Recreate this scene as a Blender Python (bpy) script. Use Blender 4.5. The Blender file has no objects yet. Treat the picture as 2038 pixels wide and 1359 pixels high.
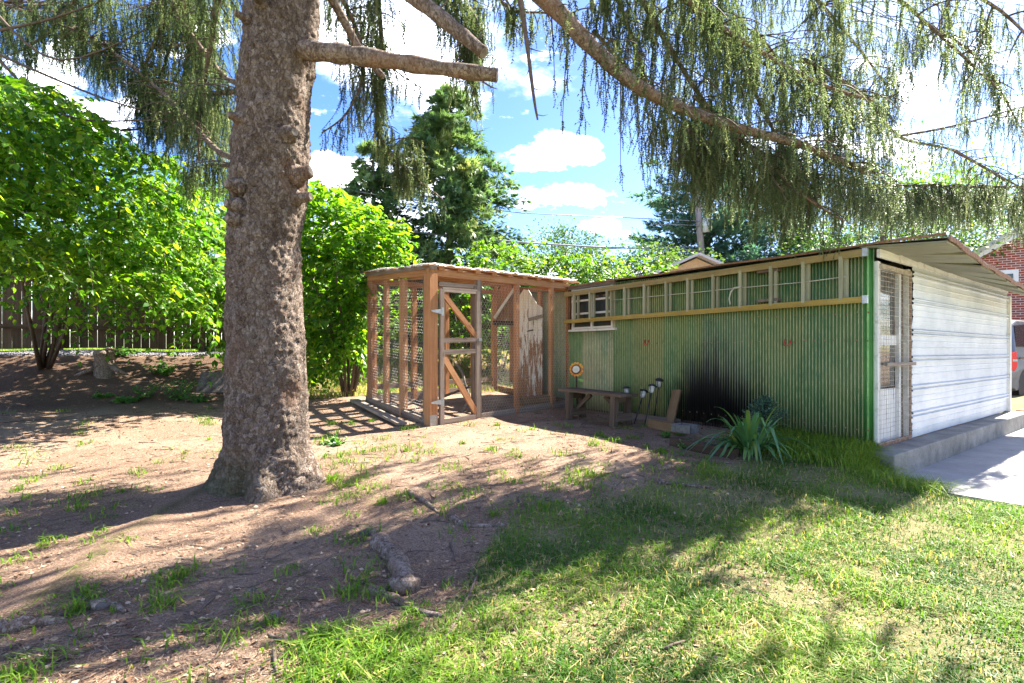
import bpy, math, random
import numpy as np
from mathutils import Vector, Matrix, noise as mnoise

random.seed(7)
rng = np.random.default_rng(11)
sc = bpy.context.scene
COL = sc.collection
R = math.radians

# ------------------------------------------------------------------ camera, sky, sun, exposure
F, CX, HY = 1071.0, 1019.0, 700.0          # focal length (px), centre column, horizon row of the 2038 px photograph
CAMZ = 1.0
cd = bpy.data.cameras.new('camera'); cam = bpy.data.objects.new('camera', cd); COL.objects.link(cam)
cam.location = (0, 0, CAMZ); cam.rotation_euler = (R(90), 0, 0)
cd.sensor_width = 36; cd.lens = F / 2038 * 36; cd.shift_y = (HY - 679.5) / 2038
cd.clip_start = 0.05; cd.clip_end = 2000
sc.camera = cam

SUNV = Vector((0.645, 0.539, 1.0)).normalized()     # towards the sun
SUN_EL = math.asin(SUNV.z); SUN_AZ = math.atan2(SUNV.x, SUNV.y)
world = bpy.data.worlds.new('World'); sc.world = world; world.use_nodes = True


def build_world():
    nt = world.node_tree; nt.nodes.clear(); N = nt.nodes.new; L = nt.links.new
    out = N('ShaderNodeOutputWorld'); bg = N('ShaderNodeBackground'); sky = N('ShaderNodeTexSky')
    sky.sky_type = 'NISHITA'; sky.sun_disc = False
    sky.sun_elevation = SUN_EL; sky.sun_rotation = SUN_AZ
    sky.air_density = 1.0; sky.dust_density = 0.6; sky.ozone_density = 2.0
    tc = N('ShaderNodeTexCoord'); sep = N('ShaderNodeSeparateXYZ'); L(tc.outputs['Generated'], sep.inputs[0])

    def math_(op, a, b=None, clamp=False):
        m = N('ShaderNodeMath'); m.operation = op; m.use_clamp = clamp
        for i, v in enumerate((a, b)):
            if v is None: continue
            if isinstance(v, (int, float)): m.inputs[i].default_value = v
            else: L(v, m.inputs[i])
        return m.outputs[0]
    zc = math_('ADD', math_('MAXIMUM', sep.outputs[2], 0.0), 0.10)
    u = math_('ADD', math_('DIVIDE', sep.outputs[0], zc), 4.3); v = math_('ADD', math_('DIVIDE', sep.outputs[1], zc), 2.1)
    cmb = N('ShaderNodeCombineXYZ'); L(u, cmb.inputs[0]); L(v, cmb.inputs[1])
    n1 = N('ShaderNodeTexNoise'); n1.inputs['Scale'].default_value = 0.9; n1.inputs['Detail'].default_value = 9
    n1.inputs['Roughness'].default_value = 0.6; L(cmb.outputs[0], n1.inputs['Vector'])
    # cumulus banks standing in fixed directions
    yy = math_('MAXIMUM', sep.outputs[1], 0.05)
    az = math_('DIVIDE', sep.outputs[0], yy); el = math_('DIVIDE', sep.outputs[2], yy)
    tot = None
    for px, py, sx, sy, amp in ((1100, 305, 125, 48, 1.0), (1120, 395, 125, 42, .8), (670, 345, 120, 55, 1.0), (790, 70, 70, 60, .6), (1190, 448, 55, 18, .7),
                                (1850, 160, 330, 150, .45), (1700, 330, 250, 100, .45), (120, 180, 230, 150, .5), (380, 60, 110, 130, .35)):
        a = math_('DIVIDE', math_('SUBTRACT', az, (px - CX) / F), sx / F); b = math_('DIVIDE', math_('SUBTRACT', el, (HY - py) / F), sy / F)
        r2 = math_('ADD', math_('MULTIPLY', a, a), math_('MULTIPLY', b, b))
        g = math_('MULTIPLY', math_('SUBTRACT', 1.0, r2, clamp=True), amp)
        tot = g if tot is None else math_('MAXIMUM', tot, g)
    cmb2 = N('ShaderNodeCombineXYZ'); L(az, cmb2.inputs[0]); L(math_('MULTIPLY', el, 1.9), cmb2.inputs[1])
    n2 = N('ShaderNodeTexNoise'); n2.inputs['Scale'].default_value = 7.5; n2.inputs['Detail'].default_value = 10
    n2.inputs['Roughness'].default_value = 0.62; L(cmb2.outputs[0], n2.inputs['Vector'])
    bank = math_('ADD', math_('MULTIPLY', tot, 0.72), math_('MULTIPLY', math_('SUBTRACT', n2.outputs['Fac'], 0.5), 2.5))
    front = math_('GREATER_THAN', sep.outputs[1], 0.05)
    bank = math_('MULTIPLY', bank, front)
    mr = N('ShaderNodeMapRange'); mr.interpolation_type = 'SMOOTHSTEP'
    mr.inputs[1].default_value = 0.22; mr.inputs[2].default_value = 0.85; L(bank, mr.inputs[0])
    mr2 = N('ShaderNodeMapRange'); mr2.interpolation_type = 'SMOOTHSTEP'
    mr2.inputs[1].default_value = 0.53; mr2.inputs[2].default_value = 0.74; mr2.inputs[4].default_value = 0.8; L(n1.outputs['Fac'], mr2.inputs[0])
    cl = math_('MAXIMUM', mr.outputs[0], mr2.outputs[0])
    mix = N('ShaderNodeMix'); mix.data_type = 'RGBA'
    L(cl, mix.inputs['Factor'])
    hs = N('ShaderNodeHueSaturation'); hs.inputs['Hue'].default_value = .517; hs.inputs['Saturation'].default_value = 1.32; hs.inputs['Value'].default_value = .42
    L(sky.outputs[0], hs.inputs['Color'])
    L(hs.outputs[0], mix.inputs['A']); mix.inputs['B'].default_value = (15.0, 15.1, 15.4, 1)
    L(mix.outputs['Result'], bg.inputs['Color']); bg.inputs['Strength'].default_value = 0.15
    L(bg.outputs[0], out.inputs[0])


build_world()
sl = bpy.data.lights.new('sun', 'SUN'); sl.energy = 5.0; sl.angle = R(0.6); sl.color = (1.0, 0.94, 0.84)
sun = bpy.data.objects.new('sun', sl); COL.objects.link(sun)
sun.rotation_euler = SUNV.to_track_quat('Z', 'Y').to_euler(); sun.location = (10, 8, 15)
vs = sc.view_settings
vs.view_transform = 'Standard'; vs.look = 'None'; vs.gamma = 1.0; vs.use_curve_mapping = False; vs.exposure = 2.6
sc.cycles.max_bounces = 8; sc.cycles.diffuse_bounces = 4; sc.cycles.transmission_bounces = 6; sc.cycles.transparent_max_bounces = 8
sc.cycles.caustics_reflective = False; sc.cycles.caustics_refractive = False

# ------------------------------------------------------------------ places
A = np.array((-0.607, 0.795)); B = np.array((0.795, 0.607)); P1 = np.array((3.80, 5.64))   # shed corner and wall directions
FP = np.array((-9.32, 10.3)); FD = np.array((0.902, 0.431)); FN = np.array((0.431, -0.902))  # fence line


def S(a, b, z): q = P1 + a * A + b * B; return Vector((q[0], q[1], z))


def W(px, py, d): return Vector(((px - CX) / F * d, d, CAMZ + (HY - py) / F * d))


def wall_a(px):
    u = (px - CX) / F; return (P1[0] - u * P1[1]) / (-A[0] + A[1] * u)


def sm(t): t = np.clip(t, 0, 1); return t * t * (3 - 2 * t)


def lawn_edge(x): return np.interp(x, [-3, -.9, -.45, .0, 1.24, 2.57, 4, 6, 9], [0.4, 1.2, 2.3, 3.95, 4.65, 5.5, 5.9, 7, 12])


def gz(x, y):
    x = np.asarray(x, float); y = np.asarray(y, float)
    z = -0.32 * sm((6.8 - y) / 5.0)
    D = (x - FP[0]) * FN[0] + (y - FP[1]) * FN[1]
    z = z + np.interp(D, [-40, -3, -.3, 0, .35, .8, 1.4, 2.0, 2.6, 3.2, 4.25, 5.3, 6.3], [1.3, 1.06, 1.0, 1.0, .99, .90, .66, .42, .30, .22, .15, .06, 0])
    a = (x - P1[0]) * A[0] + (y - P1[1]) * A[1]; b = (x - P1[0]) * B[0] + (y - P1[1]) * B[1]
    w = sm((-a - .02) / .3) * sm((b + 1.5) / 1.2)
    z = z * (1 - w) + (-.275) * w
    bump = 0.018 * np.sin(1.7 * x + 0.6 * np.sin(1.3 * y)) * np.cos(2.1 * y + .8 * np.sin(1.1 * x)) + 0.008 * np.sin(5.3 * x + 1.1) * np.sin(4.7 * y + .5 * x)
    return z + bump * (1 - w)


def g1(x, y): return float(gz(x, y))


def G(px, py, lift=0.0):
    """the point of the ground that pixel (px, py) looks at"""
    lo = 1.0
    for d in np.arange(1.0, 40, 0.02):
        p = W(px, py, d)
        if p.z <= g1(p.x, p.y): return Vector((p.x, p.y, g1(p.x, p.y) + lift))
    return W(px, py, 40)


# ------------------------------------------------------------------ object helpers
WM = {}


def tag(o, label=None, cat=None, group=None, kind=None):
    if label: o['label'] = label
    if cat: o['category'] = cat
    if group: o['group'] = group
    if kind: o['kind'] = kind
    return o


def empty(name, loc, label, cat, group=None):
    o = bpy.data.objects.new(name, None); COL.objects.link(o); o.location = loc; o.empty_display_size = .1
    WM[o.name] = Matrix.Translation(loc)
    return tag(o, label, cat, group)


def link(name, me, m=None, parent=None, M=None, color=None):
    o = bpy.data.objects.new(name, me); COL.objects.link(o)
    M = M or Matrix.Identity(4)
    if parent is not None:
        o.parent = parent; o.matrix_basis = WM[parent.name].inverted() @ M
    else:
        o.matrix_basis = M
    WM[o.name] = M
    if m is not None and len(me.materials) == 0: me.materials.append(m)
    if color: o.color = (*color, 1)
    return o


def mesh_np(name, v, f, rnd=None, smooth=False, attrs=None):
    me = bpy.data.meshes.new(name); v = np.ascontiguousarray(v, np.float32); f = np.ascontiguousarray(f, np.int32)
    k = f.shape[1]
    me.vertices.add(len(v)); me.vertices.foreach_set('co', v.ravel())
    me.loops.add(f.size); me.loops.foreach_set('vertex_index', f.ravel())
    me.polygons.add(len(f)); me.polygons.foreach_set('loop_start', np.arange(0, f.size, k, dtype=np.int32))
    me.polygons.foreach_set('loop_total', np.full(len(f), k, np.int32))
    me.polygons.foreach_set('use_smooth', np.full(len(f), smooth, bool))
    allat = dict(attrs or {})
    if rnd is not None: allat['rnd'] = rnd
    for kk, vv in allat.items():
        at = me.attributes.new(kk, 'FLOAT', 'POINT'); at.data.foreach_set('value', np.ascontiguousarray(vv, np.float32))
    me.update(calc_edges=True)
    return me


class MB:
    def __init__(s): s.v = []; s.f = []

    def add(s, vs_, fs_):
        n = len(s.v); s.v += [tuple(p) for p in vs_]; s.f += [tuple(i + n for i in f) for f in fs_]

    def box(s, c, h, ax=None):
        ax = ax or (Vector((1, 0, 0)), Vector((0, 1, 0)), Vector((0, 0, 1))); c = Vector(c)
        vs_ = [c + ax[0] * h[0] * i + ax[1] * h[1] * j + ax[2] * h[2] * k for i in (-1, 1) for j in (-1, 1) for k in (-1, 1)]
        s.add(vs_, [(0, 1, 3, 2), (4, 6, 7, 5), (0, 4, 5, 1), (2, 3, 7, 6), (0, 2, 6, 4), (1, 5, 7, 3)])

    def tube(s, pts, rad, n=8, caps=True, flat=1.0):
        pts = [Vector(p) for p in pts]; m = len(pts)
        if not hasattr(rad, '__len__'): rad = [rad] * m
        ring0 = len(s.v); up = None
        for i in range(m):
            t = (pts[min(i + 1, m - 1)] - pts[max(i - 1, 0)]).normalized()
            if up is None: up = Vector((0, 0, 1)) if abs(t.z) < .9 else Vector((1, 0, 0))
            x = t.cross(up).normalized(); y = x.cross(t).normalized(); up = y
            for k in range(n):
                a = 2 * math.pi * k / n
                s.v.append(tuple(pts[i] + x * math.cos(a) * rad[i] + y * math.sin(a) * rad[i] * flat))
        for i in range(m - 1):
            for k in range(n):
                a = ring0 + i * n + k; b = ring0 + i * n + (k + 1) % n
                s.f.append((a, b, b + n, a + n))
        if caps:
            s.f.append(tuple(ring0 + k for k in range(n))[::-1]); s.f.append(tuple(ring0 + (m - 1) * n + k for k in range(n)))

    def lathe(s, prof, c, n=16, M=None):
        c = Vector(c); r0 = len(s.v)
        for r, z in prof:
            for k in range(n):
                a = 2 * math.pi * k / n; p = Vector((r * math.cos(a), r * math.sin(a), z))
                s.v.append(tuple(c + (M @ p if M else p)))
        for i in range(len(prof) - 1):
            for k in range(n):
                a = r0 + i * n + k; b = r0 + i * n + (k + 1) % n; s.f.append((a, b, b + n, a + n))
        s.f.append(tuple(r0 + k for k in range(n))[::-1]); s.f.append(tuple(r0 + (len(prof) - 1) * n + k for k in range(n)))

    def build(s, name, m, parent=None, smooth=False, M=None, color=None, bevel=0):
        me = bpy.data.meshes.new(name); me.from_pydata(s.v, [], s.f)
        if smooth: me.polygons.foreach_set('use_smooth', [True] * len(me.polygons))
        me.update(); o = link(name, me, m, parent, M, color)
        if bevel:
            b = o.modifiers.new('bevel', 'BEVEL'); b.width = bevel; b.segments = 2; b.limit_method = 'ANGLE'
        return o


_beam_cache = {}


def beam(name, p0, p1, w, t, m, parent=None, side=None, color=None):
    """a squared timber from p0 to p1; local Z runs along the grain"""
    p0 = Vector(p0); p1 = Vector(p1); z = (p1 - p0); Ln = z.length; z = z / Ln
    side = Vector(side) if side is not None else (Vector((1, 0, 0)) if abs(z.z) > .8 else Vector((0, 0, 1)))
    x = (side - z * side.dot(z)).normalized(); y = z.cross(x)
    mb = MB(); mb.box((0, 0, Ln / 2), (w / 2, t / 2, Ln / 2))
    M = Matrix((x, y, z)).transposed().to_4x4(); M.translation = p0
    o = mb.build(name, m, parent, M=M, color=color)
    return o


def scatter(tv, tf, pos, X, Y, Z, scale=None):
    """copies of a template (tv, tf) at pos with axes X, Y, Z"""
    m = len(pos); n = len(tv)
    s = np.ones(m) if scale is None else np.asarray(scale)
    v = pos[:, None, :] + s[:, None, None] * (tv[None, :, 0:1] * X[:, None, :] + tv[None, :, 1:2] * Y[:, None, :] + tv[None, :, 2:3] * Z[:, None, :])
    f = tf[None, :, :] + (np.arange(m) * n)[:, None, None]
    return v.reshape(-1, 3), f.reshape(-1, tf.shape[1])


def nrm(v): return v / (np.linalg.norm(v, axis=-1, keepdims=True) + 1e-9)


def frames(dirs, roll=None):
    """orthonormal frames with Y along dirs, Z roughly up, rolled"""
    d = nrm(np.asarray(dirs, float)); up = np.tile((0., 0., 1.), (len(d), 1)); up[np.abs(d[:, 2]) > .97] = (1, 0, 0)
    x = nrm(np.cross(d, up)); z = np.cross(x, d)
    if roll is not None:
        c, s = np.cos(roll)[:, None], np.sin(roll)[:, None]; x, z = x * c + z * s, z * c - x * s
    return x, d, z


# ------------------------------------------------------------------ materials
def newmat(name):
    m = bpy.data.materials.new(name); m.use_nodes = True; nt = m.node_tree; nt.nodes.clear()
    return m, nt, nt.nodes.new, nt.links.new


def ramp(N, L, fac, stops):
    r = N('ShaderNodeValToRGB'); el = r.color_ramp.elements
    while len(el) < len(stops): el.new(0.5)
    for e, (p, c) in zip(el, stops): e.position = p; e.color = (*c, 1)
    L(fac, r.inputs[0]); return r.outputs[0]


def mixc(N, L, fac, a, b, mode='MIX'):
    x = N('ShaderNodeMix'); x.data_type = 'RGBA'; x.blend_type = mode
    for s_, v in (('Factor', fac), ('A', a), ('B', b)):
        if isinstance(v, (int, float)): x.inputs[s_].default_value = v
        elif isinstance(v, tuple): x.inputs[s_].default_value = (*v, 1)
        else: L(v, x.inputs[s_])
    return x.outputs['Result']


def mth(N, L, op, a, b=None, c=None, clamp=False):
    m = N('ShaderNodeMath'); m.operation = op; m.use_clamp = clamp
    for i, v in enumerate((a, b, c)):
        if v is None: continue
        if isinstance(v, (int, float)): m.inputs[i].default_value = v
        else: L(v, m.inputs[i])
    return m.outputs[0]


def smooth_(N, L, v, a, b, lo=0., hi=1.):
    r = N('ShaderNodeMapRange'); r.interpolation_type = 'SMOOTHSTEP'
    for i, x in enumerate((v, a, b, lo, hi)):
        if isinstance(x, (int, float)): r.inputs[i].default_value = x
        else: L(x, r.inputs[i])
    return r.outputs[0]


def tex(N, L, kind, scale, vec=None, sc3=None, detail=6, rough=.6, **kw):
    t = N('ShaderNodeTex' + kind); t.inputs['Scale'].default_value = scale
    if kind == 'Noise': t.inputs['Detail'].default_value = detail; t.inputs['Roughness'].default_value = rough
    for k, v in kw.items(): setattr(t, k, v)
    if vec is not None:
        if sc3:
            mp = N('ShaderNodeMapping'); mp.inputs['Scale'].default_value = sc3; L(vec, mp.inputs[0]); vec = mp.outputs[0]
        L(vec, t.inputs['Vector'])
    return t


def principled(N, L, col, rough=.8, height=None, bump=.3, dist=.01, spec=.3, metal=0.):
    p = N('ShaderNodeBsdfPrincipled'); out = N('ShaderNodeOutputMaterial'); L(p.outputs[0], out.inputs[0])
    if isinstance(col, tuple): p.inputs['Base Color'].default_value = (*col, 1)
    else: L(col, p.inputs['Base Color'])
    if isinstance(rough, (int, float)): p.inputs['Roughness'].default_value = rough
    else: L(rough, p.inputs['Roughness'])
    p.inputs['Specular IOR Level'].default_value = spec; p.inputs['Metallic'].default_value = metal
    if height is not None:
        b = N('ShaderNodeBump'); b.inputs['Strength'].default_value = bump; b.inputs['Distance'].default_value = dist
        L(height, b.inputs['Height']); L(b.outputs[0], p.inputs['Normal'])
    return p


def grain(name, stops, along=1.5, across=40, rough=.85, bump=.5, dist=.004, objcol=False, knots=True, dirt=None, spec=.2):
    """weathered wood, grain along local Z"""
    m, nt, N, L = newmat(name); tc = N('ShaderNodeTexCoord'); oi = N('ShaderNodeObjectInfo')
    add = N('ShaderNodeVectorMath'); add.operation = 'ADD'; L(tc.outputs['Object'], add.inputs[0])
    cm = N('ShaderNodeCombineXYZ'); L(mth(N, L, 'MULTIPLY', oi.outputs['Random'], 37.), cm.inputs[2]); L(mth(N, L, 'MULTIPLY', oi.outputs['Random'], 11.), cm.inputs[0]); L(cm.outputs[0], add.inputs[1])
    v = add.outputs[0]
    g = tex(N, L, 'Noise', 1., v, (across, across, along), 8, .65); b = tex(N, L, 'Noise', 2.2, v, None, 4)
    f = mth(N, L, 'ADD', mth(N, L, 'MULTIPLY', g.outputs['Fac'], .65), mth(N, L, 'MULTIPLY', b.outputs['Fac'], .35))
    f = mth(N, L, 'ADD', f, mth(N, L, 'MULTIPLY', mth(N, L, 'SUBTRACT', oi.outputs['Random'], .5), .16))
    c = ramp(N, L, f, stops)
    if knots:
        vo = tex(N, L, 'Voronoi', 1., v, (9, 9, 2.2)); k = smooth_(N, L, vo.outputs['Distance'], .14, .05)
        c = mixc(N, L, mth(N, L, 'MULTIPLY', k, .6), c, (stops[0][1][0] * .5, stops[0][1][1] * .45, stops[0][1][2] * .4))
    if objcol: c = mixc(N, L, 1., c, oi.outputs['Color'], 'MULTIPLY')
    if dirt:
        d = tex(N, L, 'Noise', 6., tc.outputs['Object'], None, 7, .7); c = mixc(N, L, smooth_(N, L, d.outputs['Fac'], .5, .72), c, dirt)
    principled(N, L, c, rough, g.outputs['Fac'], bump, dist, spec)
    return m


def leafmat(name, stops, trans=.45, rough=.45, tboost=(1.25, 1.35, .55), spec=.35):
    m, nt, N, L = newmat(name)
    at = N('ShaderNodeAttribute'); at.attribute_name = 'rnd'; c = ramp(N, L, at.outputs['Fac'], stops)
    p = N('ShaderNodeBsdfPrincipled'); L(c, p.inputs['Base Color']); p.inputs['Roughness'].default_value = rough; p.inputs['Specular IOR Level'].default_value = spec
    t = N('ShaderNodeBsdfTranslucent'); L(mixc(N, L, 1., c, tboost, 'MULTIPLY'), t.inputs['Color'])
    mx = N('ShaderNodeMixShader'); mx.inputs[0].default_value = trans; L(p.outputs[0], mx.inputs[1]); L(t.outputs[0], mx.inputs[2])
    o = N('ShaderNodeOutputMaterial'); L(mx.outputs[0], o.inputs[0])
    return m


def plain(name, stops, nscale=8., rough=.6, bump=.2, dist=.004, metal=0., spec=.4, detail=7, objcol=False):
    m, nt, N, L = newmat(name); tc = N('ShaderNodeTexCoord'); n = tex(N, L, 'Noise', nscale, tc.outputs['Object'], None, detail, .65)
    c = ramp(N, L, n.outputs['Fac'], stops)
    if objcol:
        oi = N('ShaderNodeObjectInfo'); c = mixc(N, L, 1., c, oi.outputs['Color'], 'MULTIPLY')
    principled(N, L, c, rough, n.outputs['Fac'], bump, dist, spec, metal)
    return m


def posnode(N): return N('ShaderNodeNewGeometry').outputs['Position']


def dot_(N, L, v, w):
    d = N('ShaderNodeVectorMath'); d.operation = 'DOT_PRODUCT'; L(v, d.inputs[0]); d.inputs[1].default_value = w; return d.outputs['Value']


def m_ground():
    m, nt, N, L = newmat('ground_litter'); p = posnode(N)
    n0 = tex(N, L, 'Noise', 1.1, p, None, 5); n1 = tex(N, L, 'Noise', 60, p, (1, 2.2, 1), 8, .75); n2 = tex(N, L, 'Noise', 7, p, None, 6)
    n3 = tex(N, L, 'Noise', 220, p, (1, .35, 1), 4, .8)
    fine = mth(N, L, 'ADD', mth(N, L, 'MULTIPLY', n1.outputs['Fac'], .55), mth(N, L, 'MULTIPLY', n3.outputs['Fac'], .45))
    litter = ramp(N, L, fine, ((.36, (.045, .026, .017)), (.45, (.155, .095, .062)), (.53, (.30, .20, .138)), (.65, (.53, .405, .30))))
    dirt = ramp(N, L, fine, ((.36, (.08, .052, .034)), (.46, (.26, .175, .118)), (.54, (.38, .275, .195)), (.66, (.55, .43, .32))))
    c = mixc(N, L, smooth_(N, L, n0.outputs['Fac'], .46, .60), litter, dirt)
    c = mixc(N, L, mth(N, L, 'MULTIPLY', smooth_(N, L, n2.outputs['Fac'], .55, .75), .45), c, (.09, .055, .035))
    at = N('ShaderNodeAttribute'); at.attribute_name = 'lawn'
    thatch = ramp(N, L, fine, ((.32, (.07, .075, .026)), (.5, (.22, .22, .085)), (.68, (.44, .38, .20))))
    lw = smooth_(N, L, mth(N, L, 'ADD', at.outputs['Fac'], mth(N, L, 'MULTIPLY', mth(N, L, 'SUBTRACT', n2.outputs['Fac'], .5), .7)), .35, .65)
    c = mixc(N, L, mth(N, L, 'MULTIPLY', lw, .8), c, thatch)
    am = N('ShaderNodeAttribute'); am.attribute_name = 'moss'
    c = mixc(N, L, mth(N, L, 'MULTIPLY', smooth_(N, L, mth(N, L, 'ADD', am.outputs['Fac'], mth(N, L, 'MULTIPLY', mth(N, L, 'SUBTRACT', n2.outputs['Fac'], .5), .9)), .55, 1.1), .6), c, (.085, .085, .03))
    ad = N('ShaderNodeAttribute'); ad.attribute_name = 'bank_dark'
    dark = ramp(N, L, fine, ((.3, (.03, .018, .012)), (.5, (.085, .05, .033)), (.7, (.17, .11, .07))))
    c = mixc(N, L, mth(N, L, 'MULTIPLY', ad.outputs['Fac'], .85), c, dark)
    principled(N, L, c, .95, fine, 1., .035, .1)
    return m


def m_green(name='corrugated_green_paint'):
    m, nt, N, L = newmat(name); p = posnode(N); oi = N('ShaderNodeObjectInfo')
    at = N('ShaderNodeAttribute'); at.attribute_name = 'crest'
    big = tex(N, L, 'Noise', 1.6, p, (1, 1, .6), 6); fine = tex(N, L, 'Noise', 45, p, (1, 1, .25), 7, .7); sp = tex(N, L, 'Noise', 160, p, None, 3)
    base = ramp(N, L, big.outputs['Fac'], ((.3, (.030, .125, .060)), (.5, (.085, .165, .060)), (.7, (.155, .205, .080))))
    worn = ramp(N, L, fine.outputs['Fac'], ((.3, (.19, .23, .11)), (.55, (.35, .36, .20)), (.75, (.48, .46, .30))))
    wf = mth(N, L, 'MULTIPLY', smooth_(N, L, at.outputs['Fac'], .45, 1.0), smooth_(N, L, mth(N, L, 'ADD', big.outputs['Fac'], mth(N, L, 'MULTIPLY', fine.outputs['Fac'], .5)), .42, .80))
    c = mixc(N, L, wf, base, worn)
    c = mixc(N, L, mth(N, L, 'MULTIPLY', smooth_(N, L, sp.outputs['Fac'], .66, .74), .5), c, (.35, .33, .2))
    c = mixc(N, L, 1., c, oi.outputs['Color'], 'MULTIPLY')
    # soot burnt onto the sheets above the timbers
    aa = mth(N, L, 'SUBTRACT', dot_(N, L, p, (A[0], A[1], 0)), float(P1 @ A)); sepz = N('ShaderNodeSeparateXYZ'); L(p, sepz.inputs[0]); z = sepz.outputs[2]
    e1 = mth(N, L, 'DIVIDE', mth(N, L, 'SUBTRACT', aa, 1.86), .92); e2 = mth(N, L, 'DIVIDE', mth(N, L, 'SUBTRACT', z, .05), 1.32)
    r = mth(N, L, 'SQRT', mth(N, L, 'ADD', mth(N, L, 'MULTIPLY', e1, e1), mth(N, L, 'MULTIPLY', e2, e2)))
    r = mth(N, L, 'ADD', r, mth(N, L, 'MULTIPLY', mth(N, L, 'SUBTRACT', big.outputs['Fac'], .5), .5))
    r = mth(N, L, 'ADD', r, mth(N, L, 'MULTIPLY', at.outputs['Fac'], .26))
    stk = tex(N, L, 'Noise', 14, p, (1, 1, .06), 4, .6); r = mth(N, L, 'ADD', r, mth(N, L, 'MULTIPLY', mth(N, L, 'SUBTRACT', stk.outputs['Fac'], .5), .45))
    soot = smooth_(N, L, r, 1.10, .58)
    c = mixc(N, L, soot, c, (.004, .004, .004))
    # rust low down and earth splash
    sl_ = mth(N, L, 'MULTIPLY', smooth_(N, L, z, .28, .02), smooth_(N, L, fine.outputs['Fac'], .42, .6))
    c = mixc(N, L, mth(N, L, 'MULTIPLY', sl_, .5), c, (.10, .07, .04))
    principled(N, L, c, mth(N, L, 'ADD', .42, mth(N, L, 'MULTIPLY', fine.outputs['Fac'], .25)), fine.outputs['Fac'], .15, .003, .4)
    return m


def m_white():
    m, nt, N, L = newmat('white_painted_metal'); p = posnode(N)
    big = tex(N, L, 'Noise', 2.0, p, None, 6); fine = tex(N, L, 'Noise', 30, p, (1, 1, 2.5), 7, .7)
    c = ramp(N, L, big.outputs['Fac'], ((.3, (.44, .47, .50)), (.55, (.56, .585, .61)), (.7, (.63, .635, .62))))
    c = mixc(N, L, mth(N, L, 'MULTIPLY', smooth_(N, L, fine.outputs['Fac'], .58, .74), .45), c, (.36, .33, .27))
    sp = tex(N, L, 'Noise', 9, p, (.5, .5, 6), 6, .7); c = mixc(N, L, mth(N, L, 'MULTIPLY', smooth_(N, L, sp.outputs['Fac'], .5, .74), .5), c, (.30, .30, .27))
    principled(N, L, c, .4, fine.outputs['Fac'], .12, .004, .45)
    return m


def m_peel():
    m, nt, N, L = newmat('peeling_white_paint'); tc = N('ShaderNodeTexCoord'); oi = N('ShaderNodeObjectInfo'); ad = N('ShaderNodeVectorMath'); ad.operation = 'ADD'; L(tc.outputs['Object'], ad.inputs[0]); cm = N('ShaderNodeCombineXYZ'); L(mth(N, L, 'MULTIPLY', oi.outputs['Random'], 9.), cm.inputs[0]); L(cm.outputs[0], ad.inputs[1]); v = ad.outputs[0]
    g = tex(N, L, 'Noise', 1., v, (60, 60, 3), 8, .7); n = tex(N, L, 'Noise', 1., v, (22, 22, 3.0), 9, .72); sp = N('ShaderNodeSeparateXYZ'); L(v, sp.inputs[0])
    wood = ramp(N, L, g.outputs['Fac'], ((.3, (.16, .075, .035)), (.55, (.34, .18, .09)), (.7, (.42, .27, .15))))
    paint = ramp(N, L, g.outputs['Fac'], ((.3, (.55, .50, .42)), (.6, (.78, .73, .64))))
    k = mth(N, L, 'ADD', n.outputs['Fac'], mth(N, L, 'MULTIPLY', mth(N, L, 'SUBTRACT', 1.2, sp.outputs[2]), .11))
    f = smooth_(N, L, k, .545, .56)
    c = mixc(N, L, f, paint, wood); h = mth(N, L, 'SUBTRACT', 1., f)
    principled(N, L, c, .75, h, .6, .004, .2)
    return m


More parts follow.
